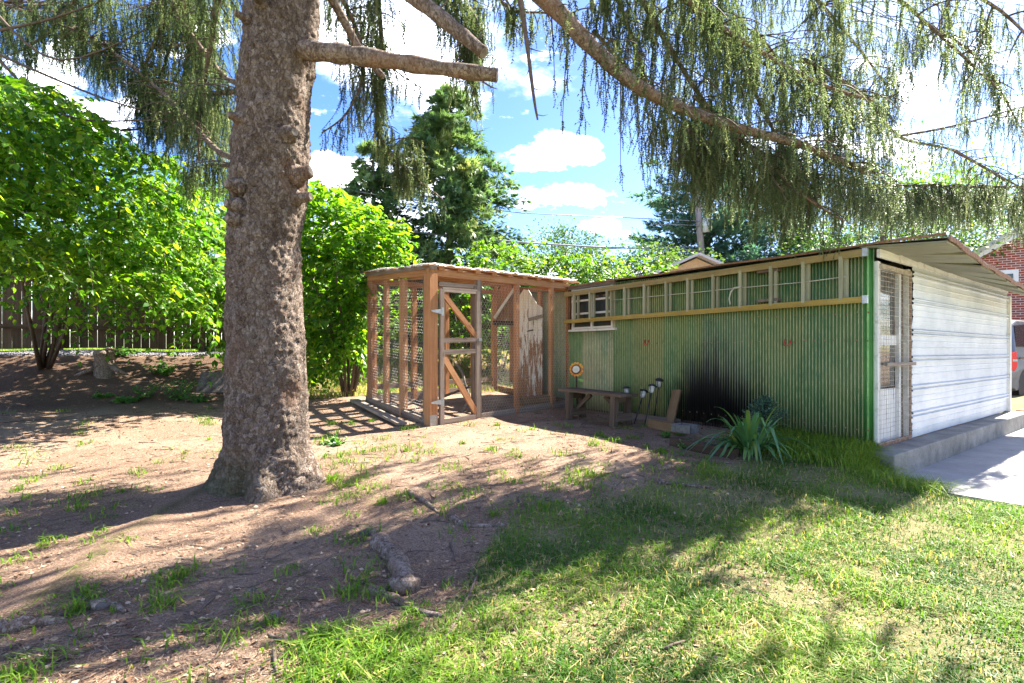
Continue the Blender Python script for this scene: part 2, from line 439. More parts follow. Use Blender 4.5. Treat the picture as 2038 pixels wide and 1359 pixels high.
def m_bark(name, plate=26., stops=None, bump=1.0, dist=.03, moss=True):
    m, nt, N, L = newmat(name); p = posnode(N)
    w = tex(N, L, 'Noise', 9, p, None, 5)
    ad = N('ShaderNodeVectorMath'); ad.operation = 'ADD'; L(p, ad.inputs[0])
    sc_ = N('ShaderNodeVectorMath'); sc_.operation = 'SCALE'; sc_.inputs['Scale'].default_value = .09; L(w.outputs['Color'], sc_.inputs[0]); L(sc_.outputs[0], ad.inputs[1])
    vo = tex(N, L, 'Voronoi', plate, ad.outputs[0], (1, 1, .62), feature='DISTANCE_TO_EDGE'); vc = tex(N, L, 'Voronoi', plate, ad.outputs[0], (1, 1, .62))
    fi = tex(N, L, 'Noise', 90, p, (1, 1, .6), 8, .75); big = tex(N, L, 'Noise', 2.2, p, None, 5)
    stops = stops or ((.28, (.07, .048, .036)), (.45, (.17, .125, .098)), (.60, (.27, .215, .175)), (.76, (.40, .345, .30)))
    md = tex(N, L, 'Noise', 26, ad.outputs[0], (1, 1, .4), 7, .7); sv = N('ShaderNodeSeparateXYZ'); L(vc.outputs['Color'], sv.inputs[0])
    f = mth(N, L, 'ADD', mth(N, L, 'MULTIPLY', fi.outputs['Fac'], .46), mth(N, L, 'ADD', mth(N, L, 'MULTIPLY', md.outputs['Fac'], .22), mth(N, L, 'MULTIPLY', sv.outputs[0], .12))); f = mth(N, L, 'ADD', f, mth(N, L, 'MULTIPLY', big.outputs['Fac'], .2))
    c = ramp(N, L, f, stops)
    c = mixc(N, L, smooth_(N, L, big.outputs['Fac'], .50, .68), c, mixc(N, L, .6, c, (.20, .10, .055)))
    crack = smooth_(N, L, vo.outputs['Distance'], .0, .10)
    c = mixc(N, L, mth(N, L, 'MULTIPLY', mth(N, L, 'SUBTRACT', 1., crack), .28), c, (.055, .035, .025))
    if moss:
        sz = N('ShaderNodeSeparateXYZ'); L(p, sz.inputs[0])
        mo = mth(N, L, 'MULTIPLY', smooth_(N, L, sz.outputs[2], .28, -.08), smooth_(N, L, sz.outputs[0], -1.85, -2.25))
        mo = mth(N, L, 'MULTIPLY', mo, smooth_(N, L, fi.outputs['Fac'], .35, .6)); c = mixc(N, L, mth(N, L, 'MULTIPLY', mo, .8), c, (.05, .075, .02))
    h = mth(N, L, 'ADD', mth(N, L, 'MULTIPLY', crack, .25), mth(N, L, 'ADD', mth(N, L, 'MULTIPLY', fi.outputs['Fac'], .6), mth(N, L, 'ADD', mth(N, L, 'MULTIPLY', md.outputs['Fac'], .7), mth(N, L, 'MULTIPLY', sv.outputs[0], .25))))
    principled(N, L, c, .92, h, bump, dist, .15)
    return m


def m_brick():
    m, nt, N, L = newmat('red_brick'); tc = N('ShaderNodeTexCoord')
    b = N('ShaderNodeTexBrick'); b.inputs['Scale'].default_value = 1.0; b.inputs['Brick Width'].default_value = .215; b.inputs['Row Height'].default_value = .078
    b.inputs['Mortar Size'].default_value = .009; b.inputs['Color1'].default_value = (.26, .055, .038, 1); b.inputs['Color2'].default_value = (.33, .09, .06, 1); b.inputs['Mortar'].default_value = (.55, .5, .45, 1)
    L(tc.outputs['Object'], b.inputs['Vector']); principled(N, L, b.outputs['Color'], .85, b.outputs['Fac'], -.4, .008, .2)
    return m


def m_concrete(name, lo, hi):
    m, nt, N, L = newmat(name); p = posnode(N); n = tex(N, L, 'Noise', 3, p, None, 8, .7); f = tex(N, L, 'Noise', 70, p, None, 6, .7)
    k = mth(N, L, 'ADD', mth(N, L, 'MULTIPLY', n.outputs['Fac'], .6), mth(N, L, 'MULTIPLY', f.outputs['Fac'], .4))
    c = ramp(N, L, k, ((.32, lo), (.55, tuple((a + b) / 2 for a, b in zip(lo, hi))), (.7, hi)))
    principled(N, L, c, .9, f.outputs['Fac'], .4, .006, .2)
    return m


def m_glass(name, tint=(.02, .025, .03)):
    m, nt, N, L = newmat(name); p = principled(N, L, tint, .06, spec=.8); return m


M_ = {}
M_['ground'] = m_ground(); M_['green'] = m_green(); M_['white'] = m_white(); M_['peel'] = m_peel()
M_['bark'] = m_bark('spruce_bark', 36., ((.35, (.055, .038, .028)), (.45, (.16, .115, .085)), (.54, (.28, .22, .175)), (.66, (.48, .42, .365))), 1., .04); M_['limb'] = m_bark('spruce_limb_bark', 60., ((.36, (.05, .034, .025)), (.46, (.14, .10, .075)), (.54, (.25, .195, .155)), (.66, (.42, .36, .30))), .8, .012, False)
M_['twig'] = plain('twig_bark', ((.3, (.05, .035, .025)), (.6, (.13, .095, .07))), 40, .9, .4)
M_['cutwood'] = plain('cut_wood', ((.3, (.09, .07, .055)), (.6, (.24, .20, .16))), 30, .9, .4)
M_['needle'] = leafmat('spruce_needles', ((0, (.045, .072, .040)), (.35, (.105, .145, .078)), (.7, (.19, .235, .13)), (1, (.34, .36, .23))), .45, .5, (1.2, 1.25, .75), .3)
M_['shrubleaf'] = leafmat('shrub_leaves', ((0, (.035, .13, .016)), (.4, (.095, .25, .024)), (.8, (.19, .36, .034)), (1, (.30, .42, .05))), .60, .4, (1.75, 1.5, .35), .4)
M_['brightleaf'] = leafmat('vine_leaves', ((0, (.045, .13, .016)), (.5, (.11, .23, .026)), (1, (.22, .32, .04))), .55, .42, (1.5, 1.45, .45), .4)
M_['treeleaf'] = leafmat('tree_leaves', ((0, (.03, .075, .018)), (.5, (.07, .14, .034)), (1, (.15, .215, .055))), .4, .5, (1.3, 1.35, .6), .3)
M_['hemlock'] = leafmat('hemlock_needles', ((0, (.04, .09, .045)), (.5, (.11, .20, .085)), (.85, (.22, .30, .11)), (1, (.34, .38, .15))), .42, .55, (1.2, 1.25, .7), .25)
M_['pine'] = leafmat('pine_needles', ((0, (.04, .10, .075)), (.5, (.10, .21, .155)), (1, (.19, .31, .21))), .42, .55, (1.1, 1.25, .8), .25)
M_['grass'] = leafmat('grass_blades', ((0, (.045, .12, .012)), (.35, (.10, .21, .020)), (.62, (.18, .30, .032)), (.80, (.28, .34, .06)), (.9, (.42, .35, .16)), (1, (.54, .44, .24))), .5, .45, (1.35, 1.3, .55), .3)
M_['weed'] = leafmat('weed_leaves', ((0, (.035, .12, .025)), (.5, (.08, .22, .04)), (1, (.16, .30, .055))), .4, .45, (1.3, 1.35, .5), .4)
M_['lily'] = leafmat('strap_leaves', ((0, (.05, .13, .055)), (.5, (.10, .22, .07)), (.85, (.17, .28, .06)), (1, (.34, .28, .09))), .3, .35, (1.2, 1.3, .5), .5)
M_['litter'] = leafmat('fallen_needles', ((0, (.09, .045, .025)), (.5, (.25, .145, .085)), (1, (.48, .35, .23))), .0, .8, (1, 1, 1), .2)
M_['cedar'] = grain('red_cedar_timber', ((.25, (.15, .062, .028)), (.45, (.34, .155, .070)), (.62, (.48, .245, .115)), (.8, (.56, .35, .19))))
M_['greywood'] = grain('greyed_timber', ((.25, (.085, .062, .048)), (.45, (.19, .145, .115)), (.62, (.29, .235, .19)), (.8, (.40, .34, .28))))
M_['benchwood'] = grain('bench_wood', ((.25, (.035, .022, .015)), (.45, (.085, .057, .038)), (.62, (.14, .10, .07)), (.8, (.21, .165, .12))))
M_['fence'] = grain('fence_wood', ((.25, (.028, .017, .010)), (.45, (.062, .040, .023)), (.62, (.10, .067, .040)), (.8, (.15, .105, .065))), 1.2, 30)
M_['plank'] = grain('roof_board', ((.25, (.10, .098, .065)), (.45, (.20, .195, .135)), (.62, (.28, .275, .20)), (.8, (.38, .37, .29))), .8, 22)
M_['oak'] = grain('brown_plank', ((.25, (.075, .042, .02)), (.5, (.17, .10, .05)), (.75, (.26, .17, .09))))
M_['sleeper'] = grain('dark_sleeper', ((.25, (.025, .016, .011)), (.5, (.065, .042, .028)), (.75, (.12, .082, .058))))
M_['ladder'] = grain('yellow_ladder_paint', ((.25, (.14, .09, .025)), (.45, (.30, .20, .045)), (.62, (.39, .27, .065)), (.8, (.43, .35, .17))), 1., 30, .6, .3, .002, dirt=(.22, .19, .10), knots=False)
M_['ladder_tan'] = grain('weathered_ladder_rail', ((.25, (.15, .105, .045)), (.45, (.29, .215, .09)), (.62, (.38, .29, .13)), (.8, (.45, .38, .22))), 1., 30, .7, .3, .002, dirt=(.20, .17, .09), knots=False)
M_['rung'] = grain('ladder_rung', ((.25, (.18, .175, .11)), (.5, (.33, .32, .21)), (.75, (.45, .43, .31))), 1.5, 60, .7, knots=False)
M_['whitewood'] = grain('white_painted_wood', ((.25, (.42, .39, .34)), (.45, (.66, .64, .58)), (.7, (.78, .76, .72))), 1., 30, .6, .4, dirt=(.36, .31, .22), knots=False)
M_['wire'] = plain('galvanised_wire', ((.3, (.30, .29, .28)), (.7, (.55, .53, .51))), 20, .5, 0, metal=.3)
M_['rustwire'] = plain('rusty_wire', ((.3, (.20, .12, .07)), (.5, (.42, .36, .28)), (.7, (.58, .52, .42))), 9, .6, 0, metal=.2)
M_['steel'] = plain('zinc_plate', ((.3, (.34, .36, .37)), (.7, (.55, .57, .58))), 25, .4, .1, metal=.7)
M_['rust'] = plain('rusty_sheet_edge', ((.3, (.10, .045, .022)), (.5, (.25, .13, .07)), (.7, (.40, .30, .22))), 14, .85, .4)
M_['roofmetal'] = plain('old_roof_metal', ((.3, (.20, .18, .16)), (.5, (.36, .34, .32)), (.7, (.50, .49, .47))), 5, .6, .2, metal=.3)
M_['found'] = m_concrete('old_concrete', (.10, .094, .082), (.42, .395, .35)); M_['drive'] = m_concrete('driveway_concrete', (.24, .23, .21), (.44, .42, .40))
M_['gravel'] = plain('gravel_bed', ((.3, (.07, .065, .075)), (.5, (.2, .19, .2)), (.7, (.42, .4, .4))), 60, .95, 1., .03)
M_['stone'] = plain('field_stone', ((.3, (.05, .04, .032)), (.5, (.10, .082, .068)), (.7, (.18, .155, .13))), 12, .9, .6, .01)
M_['block'] = plain('cement_block', ((.3, (.08, .076, .07)), (.7, (.18, .172, .16))), 30, .9, .5)
M_['black'] = plain('black_plastic', ((.3, (.010, .010, .012)), (.7, (.022, .022, .026))), 30, .4, .05)
M_['lens'] = plain('clear_lamp_jar', ((.3, (.30, .30, .27)), (.7, (.55, .54, .48))), 15, .15, .05, spec=.7)
M_['petal'] = plain('orange_petal', ((.35, (.50, .10, .015)), (.5, (.68, .30, .02)), (.65, (.72, .48, .06))), 16, .5, .1)
M_['cream'] = plain('cream_disc', ((.3, (.50, .46, .36)), (.7, (.72, .69, .58))), 18, .6, .3)
M_['brown'] = plain('brown_ring', ((.3, (.12, .05, .02)), (.7, (.25, .12, .05))), 18, .6, .2)
M_['greenpaint'] = plain('leaf_green_paint', ((.3, (.10, .25, .03)), (.7, (.28, .45, .08))), 18, .5, .1)
M_['red'] = plain('red_hook_coating', ((.3, (.40, .03, .02)), (.7, (.60, .08, .06))), 18, .5, .05)
M_['dark'] = plain('dark_interior', ((.3, (.008, .007, .006)), (.7, (.022, .018, .015))), 6, .9, 0)
M_['glass'] = m_glass('old_window_glass', (.03, .035, .04)); M_['tint'] = m_glass('tinted_car_glass', (.010, .013, .018))
M_['brick'] = m_brick(); M_['trimwhite'] = plain('white_trim', ((.3, (.68, .68, .66)), (.7, (.8, .8, .79))), 10, .5, .05)
M_['tan'] = plain('tan_boards', ((.3, (.36, .24, .13)), (.7, (.52, .37, .22))), 12, .8, .2); M_['greyroof'] = plain('pale_shingle', ((.3, (.34, .33, .33)), (.7, (.52, .51, .51))), 20, .8, .3)
M_['pole'] = grain('utility_pole_wood', ((.25, (.16, .12, .10)), (.5, (.29, .235, .205)), (.75, (.40, .34, .30))), .6, 20); M_['transf'] = plain('pale_grey_enamel', ((.3, (.55, .57, .58)), (.7, (.68, .7, .71))), 8, .4, .05)
M_['cable'] = plain('cable_sheath', ((.3, (.22, .22, .23)), (.7, (.38, .38, .4))), 8, .5, .05)
M_['carpaint'] = plain('grey_car_paint', ((.3, (.19, .20, .20)), (.7, (.25, .26, .26))), 3, .25, 0, metal=.5, spec=.6); M_['chrome'] = plain('chrome', ((.3, (.7, .7, .7)), (.7, (.8, .8, .8))), 3, .12, 0, metal=1.)
M_['redlens'] = plain('red_lamp_lens', ((.3, (.62, .03, .03)), (.7, (.72, .06, .05))), 20, .15, .0, spec=.6); M_['rubber'] = plain('tyre_rubber', ((.3, (.018, .018, .019)), (.7, (.045, .043, .042))), 60, .85, .4)
M_['rope'] = plain('pale_rope', ((.3, (.36, .33, .26)), (.7, (.58, .55, .46))), 80, .9, .4)

# ------------------------------------------------------------------ the setting: ground, driveway, gravel
RIDGE = [(440, 957), (330, 1005), (230, 1060), (60, 1150)]


def build_ground():
    xs = np.concatenate(([-400, -200, -100, -60, -40, -28, -20, -16], np.arange(-14, 14.01, .13), [16, 20, 28, 40, 60, 100, 200, 400]))
    ys = np.concatenate(([-200, -60, -20, -8, -3, -1], np.arange(0, 17.01, .13), [18, 20, 24, 30, 40, 60, 100, 200, 500]))
    X, Y = np.meshgrid(xs, ys); Z = gz(X, Y)
    lawn = sm((lawn_edge(X) - Y) / .9 + .5) * (Y < 40)
    D = (X - FP[0]) * FN[0] + (Y - FP[1]) * FN[1]
    lawn = np.maximum(lawn, sm((-D - .1) / .4))
    bank_dark = sm((4.3 - D) / 1.2) * sm((D - .5) / .4) * sm((-3.2 - X) / 1.5)  # mask of the left-hand bank, where the ground colour is darker
    moss = np.zeros_like(X); pts = []
    for p in RIDGE:
        d = 1.14 * F / (p[1] - HY); pts.append(((p[0] - CX) / F * d, d))
    for (x0, y0), (x1, y1) in zip(pts[:-1], pts[1:]):
        t = np.clip(((X - x0) * (x1 - x0) + (Y - y0) * (y1 - y0)) / ((x1 - x0) ** 2 + (y1 - y0) ** 2), 0, 1)
        dist = np.hypot(X - x0 - t * (x1 - x0), Y - y0 - t * (y1 - y0)); k = np.exp(-(dist / .13) ** 2); moss = np.maximum(moss, k)
    Z = Z + moss * .035
    v = np.stack((X, Y, Z), -1).reshape(-1, 3); ny, nx = X.shape
    i = (np.arange(ny - 1)[:, None] * nx + np.arange(nx - 1)[None, :]).ravel()
    f = np.stack((i, i + 1, i + nx + 1, i + nx), -1)
    me = mesh_np('ground', v, f, None, True, {'lawn': lawn.ravel(), 'bank_dark': bank_dark.ravel(), 'moss': moss.ravel()})
    tag(link('ground', me, M_['ground']), 'sloping yard of pine litter, bare dirt and thin lawn', 'ground', kind='structure')


build_ground()


def slab(name, a0, a1, b0, b1, z0, z1, m, label, joints=()):
    mb = MB(); cuts = [b0] + list(joints) + [b1]
    for c0, c1 in zip(cuts[:-1], cuts[1:]):
        c0 += .006; c1 -= .006
        mb.box(S((a0 + a1) / 2, (c0 + c1) / 2, (z0 + z1) / 2), (abs(a1 - a0) / 2, (c1 - c0) / 2, (z1 - z0) / 2), (Vector((*A, 0)), Vector((*B, 0)), Vector((0, 0, 1))))
    o = mb.build(name, m); return tag(o, label, name, kind='structure')


slab('driveway', -3.6, -.27, -.55, 26, -.36, -.235, M_['drive'], 'pale concrete driveway beside the white shed wall', (2.6, 5.8, 9, 12.4, 16))


def build_gravel():
    pos = []; t = np.arange(-4, 9, .25); vv = []; ff = []
    for k, tt in enumerate(t):
        for j, dd in enumerate((.12, .4, .62)):
            x, y = FP + tt * FD + dd * FN; vv.append((x, y, g1(x, y) + .012))
    for k in range(len(t) - 1):
        for j in range(2): i = k * 3 + j; ff.append((i, i + 1, i + 4, i + 3))
    o = link('gravel', mesh_np('gravel', np.array(vv), np.array(ff)), M_['gravel']); tag(o, 'grey gravel strip along the foot of the fence', 'gravel', kind='stuff')
    n = 9000; tt = rng.uniform(-4, 9, n); dd = rng.uniform(.08, .75, n); xy = FP + tt[:, None] * FD + dd[:, None] * FN
    P = np.column_stack((xy, gz(xy[:, 0], xy[:, 1]) + .015))
    tv = np.array([(1, 0, 0), (0, 1, 0), (-1, 0, 0), (0, -1, 0), (0, 0, .8), (0, 0, -.8)]) * 1.; tf = np.array([(0, 1, 4), (1, 2, 4), (2, 3, 4), (3, 0, 4)])
    x, y, z = frames(rng.normal(size=(n, 3)))
    v, f = scatter(tv, tf, P, x, y, z, rng.uniform(.008, .022, n)); o2 = link('gravel_stones', mesh_np('gravel_stones', v, f), M_['gravel'], o); o2['kind'] = 'stuff'


build_gravel()

# ------------------------------------------------------------------ the shed
ZT = 2.105
AX = (Vector((*A, 0)), Vector((*B, 0)), Vector((0, 0, 1)))


def corrugated(name, a0, a1, b, z0, z1, parent, color, pitch=.036, amp=.008, top=None, wob=.0):
    n = max(8, int(round((a1 - a0) / pitch * 8))); aa = np.linspace(a0, a1, n + 1)
    ph = np.cos(2 * np.pi * aa / pitch); off = b - amp * ph + wob * np.sin(3 * aa)
    xy = P1 + aa[:, None] * A + off[:, None] * B
    zt = np.full(n + 1, z1) if top is None else top(aa)
    rows = []
    for k in (0, .35, .7, 1.): rows.append(np.column_stack((xy, z0 + (zt - z0) * k)))
    v = np.concatenate(rows); i = (np.arange(3)[:, None] * (n + 1) + np.arange(n)[None, :]).ravel()
    f = np.stack((i, i + n + 1, i + n + 2, i + 1), -1)
    me = mesh_np(name, v, f, None, True, {'crest': np.tile(.5 + .5 * ph, 4)})
    o = link(name, me, M_['green'], parent, color=color); sd = o.modifiers.new('thick', 'SOLIDIFY'); sd.thickness = .0015; return o


def rooftop(aa): return ZT - .02 + .008 * np.sin(2.1 * aa) - .004 * np.sin(5 * aa)


shed = empty('storage_shed', S(0, 0, -.05), 'low storage shed of green corrugated sheets and white ribbed siding on a concrete curb', 'shed')
WA0, WA1 = wall_a(1222), wall_a(1140)      # window bay
edges = [0.0, .115, .74, 1.38, 2.02, 2.66, 3.22, WA0 + .02]
tints = [(.85, 1.5, .95), (1.0, 1.0, .95), (1.05, 1.0, .9), (.9, .95, 1.0), (.95, 1.0, .8), (1.15, 1.02, .8), (.9, .95, .78)]
for k in range(len(edges) - 1):
    corrugated('corrugated_sheet', edges[k] - (.02 if k else 0), edges[k + 1], -.010 * (k % 2) - .003, .0, ZT, shed, tints[k], top=rooftop, wob=.004 if k else 0, amp=.011 if k else .014, pitch=.036 if k else .06)
zl = lambda py, a: CAMZ + (HY - py) / F * (P1[1] + A[1] * a)
wz0, wz1 = zl(652, WA0), zl(566, WA0)
corrugated('corrugated_sheet', WA0, 4.30, -.004, .02, wz0 - .03, shed, (1.9, 1.45, 1.6), amp=.009)
corrugated('corrugated_sheet', 4.28, 4.66, .0, .02, wz0 - .03, shed, (1.0, 1.1, .9), amp=.010)
corrugated('corrugated_sheet', WA0, 4.66, .0, wz1 + .02, ZT, shed, (.8, .95, .95), top=rooftop, amp=.008)
corrugated('corrugated_sheet', 4.64, 5.30, .03, .05, ZT - .02, shed, (1.9, 1.5, 1.8), amp=.009)
corrugated('corrugated_sheet', 5.28, 5.80, .03, .05, ZT - .02, shed, (1.7, 1.35, 1.6), amp=.009)
for zz in (.18, 1.12, 1.42):
    mb = MB()
    for k in range(30):
        a_ = .05 + k * .108 + random.uniform(-.008, .008); mb.lathe(((.009, 0), (.008, .004), (.003, .006)), S(a_, -.024, zz + random.uniform(-.012, .012)), 6, Matrix((AX[0], AX[2], -AX[1])).transposed())
    mb.build('screw_row', M_['rust'], shed)['kind'] = 'stuff'
# window in the green wall
bm = Vector((*B, 0))
win = MB(); win.box(S((WA0 + WA1) / 2, .30, (wz0 + wz1) / 2), ((WA1 - WA0) / 2, .004, (wz1 - wz0) / 2), AX); wobj = win.build('window', M_['dark'], shed)
for aa in (WA0 + .02, (WA0 + WA1) / 2, WA1 - .02):
    beam('frame', S(aa, -.01, wz0), S(aa, -.01, wz1), .035, .04, M_['whitewood'], wobj, AX[0])
for zz in (wz0 + .02, wz0 * .62 + wz1 * .38, wz0 * .3 + wz1 * .7, wz1 - .02):
    beam('frame', S(WA0 - .03, -.014, zz), S(WA1, -.014, zz), .03, .035, M_['whitewood'], wobj, AX[2])
mb = MB(); mb.box(S((WA0 + WA1) / 2, .004, (wz0 + wz1) / 2), ((WA1 - WA0) / 2, .0015, (wz1 - wz0) / 2), AX); mb.build('pane', M_['glass'], wobj)
beam('sill', S(WA0 - .07, -.03, wz0 - .02), S(WA1 + .05, -.03, wz0 - .02), .035, .06, M_['whitewood'], wobj, AX[2])
beam('frame', S(WA0 - .03, -.02, wz0 - .02), S(WA0 - .03, -.02, wz1 + .02), .05, .03, M_['rung'], wobj, AX[0])
beam('lintel', S(WA0 - .05, -.03, wz1 + .03), S(WA1 + .06, -.03, wz1 + .03), .06, .05, M_['greywood'], shed, AX[2])
# hidden back and far walls, floor curb
mb = MB(); mb.box(S(6.16, 2.85, 1.0), (.03, 2.85, 1.02), AX); mb.build('end_wall', M_['greywood'], shed)
mb = MB(); mb.box(S(3.1, 5.7, 1.0), (3.1, .03, 1.02), AX); mb.build('rear_wall', M_['greywood'], shed)
mb = MB(); mb.box(S(.02 - .13, 2.79, -.17), (.17, 3.11, .165), AX); fo = mb.build('concrete_curb', M_['found'], shed, bevel=.012)
fo['label'] = 'weathered grey concrete curb'
beam('curb_timber', S(-.20, 5.92, -.12), S(-.20, 6.45, -.12), .2, .26, M_['oak'], shed, AX[0])
mb = MB(); mb.box(S(2.9, .05, -.05), (2.9, .06, .10), AX); mb.build('sill_beam', M_['sleeper'], shed)
# roof: metal skin over boards with an overhang above the white wall
OV = -.62


def droop(a, b): return np.interp(b, [-.1, 0, 1.2, 3.2, 6.5], [0, 0, -.12, -.24, -.29]) * np.clip(-np.asarray(a) / .62, 0, 1.1)


def roof_sheet():
    na, nb = 150, 70; a = np.linspace(OV - .02, 6.25, na); b = np.linspace(-.07, 6.0, nb); AA, BB = np.meshgrid(a, b)
    Z = ZT + .022 + .006 * np.cos(2 * np.pi * BB / .19) + .010 * np.sin(2.1 * AA) - .03 * np.clip(-AA, 0, 1) + droop(AA, BB) + .012 * np.sin(4 * BB + AA) * (AA < 0)
    AA = AA + .012 * np.sin(9 * BB) * (AA < OV + .05)
    xy = P1 + AA[..., None] * A + BB[..., None] * B; v = np.concatenate((xy, Z[..., None]), -1).reshape(-1, 3)
    i = (np.arange(nb - 1)[:, None] * na + np.arange(na - 1)[None, :]).ravel(); f = np.stack((i, i + 1, i + na + 1, i + na), -1)
    o = link('roof_skin', mesh_np('roof_skin', v, f, None, True), M_['roofmetal'], shed); s_ = o.modifiers.new('thick', 'SOLIDIFY'); s_.thickness = .004


roof_sheet()
bb = np.arange(-.05, 5.9, .6)
for k, b0 in enumerate(bb):
    b1 = min(b0 + .588, 5.97); dz = -.045
    p0 = S(.12, (b0 + b1) / 2, ZT - .004 + .004 * (k % 3 - 1)); p1 = S(OV, (b0 + b1) / 2, ZT + dz + .006 * math.sin(k * 2.3) + float(droop(OV, (b0 + b1) / 2)))
    tw = S(OV, b1, float(droop(OV, b1))) - S(OV, b0, float(droop(OV, b0))); beam('roof_board', p0, p1, b1 - b0, .020, M_['plank'], shed, AX[1] + tw.normalized())
for k in range(31):
    b0 = -.06 + k * .191
    beam('edge_strip', S(OV - .022, b0, ZT - .026 + .009 * math.sin(k * 1.7) + float(droop(OV, b0))), S(OV - .022, b0 + .185, ZT - .026 + .009 * math.sin(k * 1.7 + .9) + float(droop(OV, b0 + .185))), .05, .012, M_['rust'], shed, AX[2])
for k in range(12):
    a0 = OV + k * .575
    beam('edge_strip', S(a0, -.078, ZT + .014 + .008 * math.sin(k * 1.9)), S(min(a0 + .57, 6.2), -.078, ZT + .014 + .008 * math.sin(k * 1.9 + 1.9)), .022, .012, M_['rust'], shed, AX[2])
for b0 in (1.2, 3.3, 5.3): beam('rafter', S(.1, b0, ZT - .07), S(6.1, b0, ZT - .07), .09, .04, M_['greywood'], shed, AX[2])
# white ribbed siding, three courses of sheet
TB = 1.02


def siding(z0, z1, off):
    prof = []; z = z0
    pts = [(0, 0), (.075, 0), (.079, .006), (.088, .006), (.092, 0), (.150, 0), (.154, .006), (.163, .006), (.167, 0), (.222, 0), (.227, .028), (.240, .028), (.256, .002), (.270, .002), (.275, .028), (.288, .028), (.304, .0)]
    while z < z1:
        for dz, o in pts:
            if z + dz <= z1: prof.append((z + dz, o))
        z += .31
    prof.append((z1, 0)); nb = 40; b = np.linspace(TB, 5.67, nb); Z = np.array([p[0] for p in prof]); O = np.array([p[1] for p in prof]) + off
    BB, ZZ = np.meshgrid(b, Z); OO = np.repeat(O[:, None], nb, 1) + .004 * np.sin(2.2 * BB + 3 * ZZ)
    BB = BB.copy(); BB[:, 0] += .018 * np.sin(19 * Z) + .012 * np.sin(47 * Z) - .03 * (O > off + .02)
    xy = P1 - OO[..., None] * A + BB[..., None] * B; v = np.concatenate((xy, ZZ[..., None]), -1).reshape(-1, 3); n = nb
    i = (np.arange(len(Z) - 1)[:, None] * n + np.arange(n - 1)[None, :]).ravel(); f = np.stack((i, i + 1, i + n + 1, i + n), -1)
    o = link('siding_sheet', mesh_np('siding_sheet', v, f), M_['white'], shed); s_ = o.modifiers.new('thick', 'SOLIDIFY'); s_.thickness = .002; s_.offset = 0


siding(.005, .70, .030); siding(.655, 1.37, .034); siding(1.325, 1.985, .038)
mb = MB(); mb.box(S(.02, 3.35, 1.0), (.004, 2.31, 1.0), AX); mb.build('sheathing', M_['dark'], shed)
beam('trim_board', S(-.045, 5.72, -.02), S(-.045, 5.72, 1.93), .10, .06, M_['whitewood'], shed, AX[1])
beam('top_trim', S(-.035, .0, 2.03), S(-.035, 5.68, 2.03), .085, .03, M_['whitewood'], shed, AX[2])
# screened door bay at the corner
dr = empty('door', S(0, .5, 0), None, None); dr.parent = shed; dr.matrix_basis = WM[shed.name].inverted() @ Matrix.Translation(S(0, .5, 0)); WM[dr.name] = Matrix.Translation(S(0, .5, 0))
mb = MB(); mb.box(S(.10, .52, 1.0), (.012, .50, 1.0), AX); mb.build('backing', M_['dark'], dr)
for b0 in (.05, .97): beam('stile', S(.0, b0, .0), S(.0, b0, 1.95), .075, .05, M_['whitewood'], dr, AX[1])
beam('stile', S(.04, .88, .0), S(.04, .88, 1.93), .10, .03, M_['sleeper'], dr, AX[1])
beam('stile', S(.03, .78, .0), S(.03, .78, 1.93), .06, .04, M_['trimwhite'], dr, AX[1])
for z0, h in ((1.13, .11), (1.93, .06)): beam('rail', S(.05, .06, z0), S(.05, .76, z0), h, .03, M_['trimwhite'], dr, AX[2])
mb = MB(); mb.box(S(.06, .42, .30), (.015, .36, .29), AX); mb.build('lower_panel', M_['trimwhite'], dr)
mb = MB(); mb.box(S(.06, .42, 1.27), (.004, .36, .66), AX); mb.build('pane', M_['glass'], dr)
beam('rail', S(-.03, .06, 1.90), S(-.03, 1.0, 1.90), .05, .025, M_['rustwire'], dr, AX[2])
beam('rail', S(-.03, .0, .02), S(-.03, 1.0, .02), .04, .025, M_['rust'], dr, AX[2])
beam('rail', S(-.05, .16, .865), S(-.05, 1.06, .865), .035, .03, M_['greywood'], dr, AX[2])
beam('stile', S(-.03, .97, .0), S(-.03, .97, 1.9), .03, .02, M_['rust'], dr, AX[1])
mb = MB()
for k in range(38):
    z = .04 + k * .05 + random.uniform(-.006, .006); mb.tube([S(-.047 + random.uniform(-.006, .004), b0, z + random.uniform(-.005, .005)) for b0 in (-.02, .25, .5, .75, 1.0)], .0022, 4, False)
for k in range(40):
    b0 = -.01 + k * .025 + random.uniform(-.004, .004); mb.tube([S(-.045 + random.uniform(-.004, .004), b0 + random.uniform(-.006, .006), z) for z in (.03, .6, 1.2, 1.9)], .0014, 4, False)
ws = mb.build('wire_screen', M_['rustwire'], dr); ws['kind'] = 'stuff'
# red hooks
for px, py in ((1290, 683), (1571, 683)):
    a = wall_a(px); z = zl(py, a); mb = MB(); mb.tube([S(a + .035, -.02, z + .05), S(a + .035, -.06, z - .01), S(a + .03, -.075, z - .025), S(a - .03, -.075, z - .025), S(a - .035, -.06, z - .01), S(a - .035, -.02, z + .05)], .007, 8)
    mb.build('wall_hook', M_['red'], shed, True)

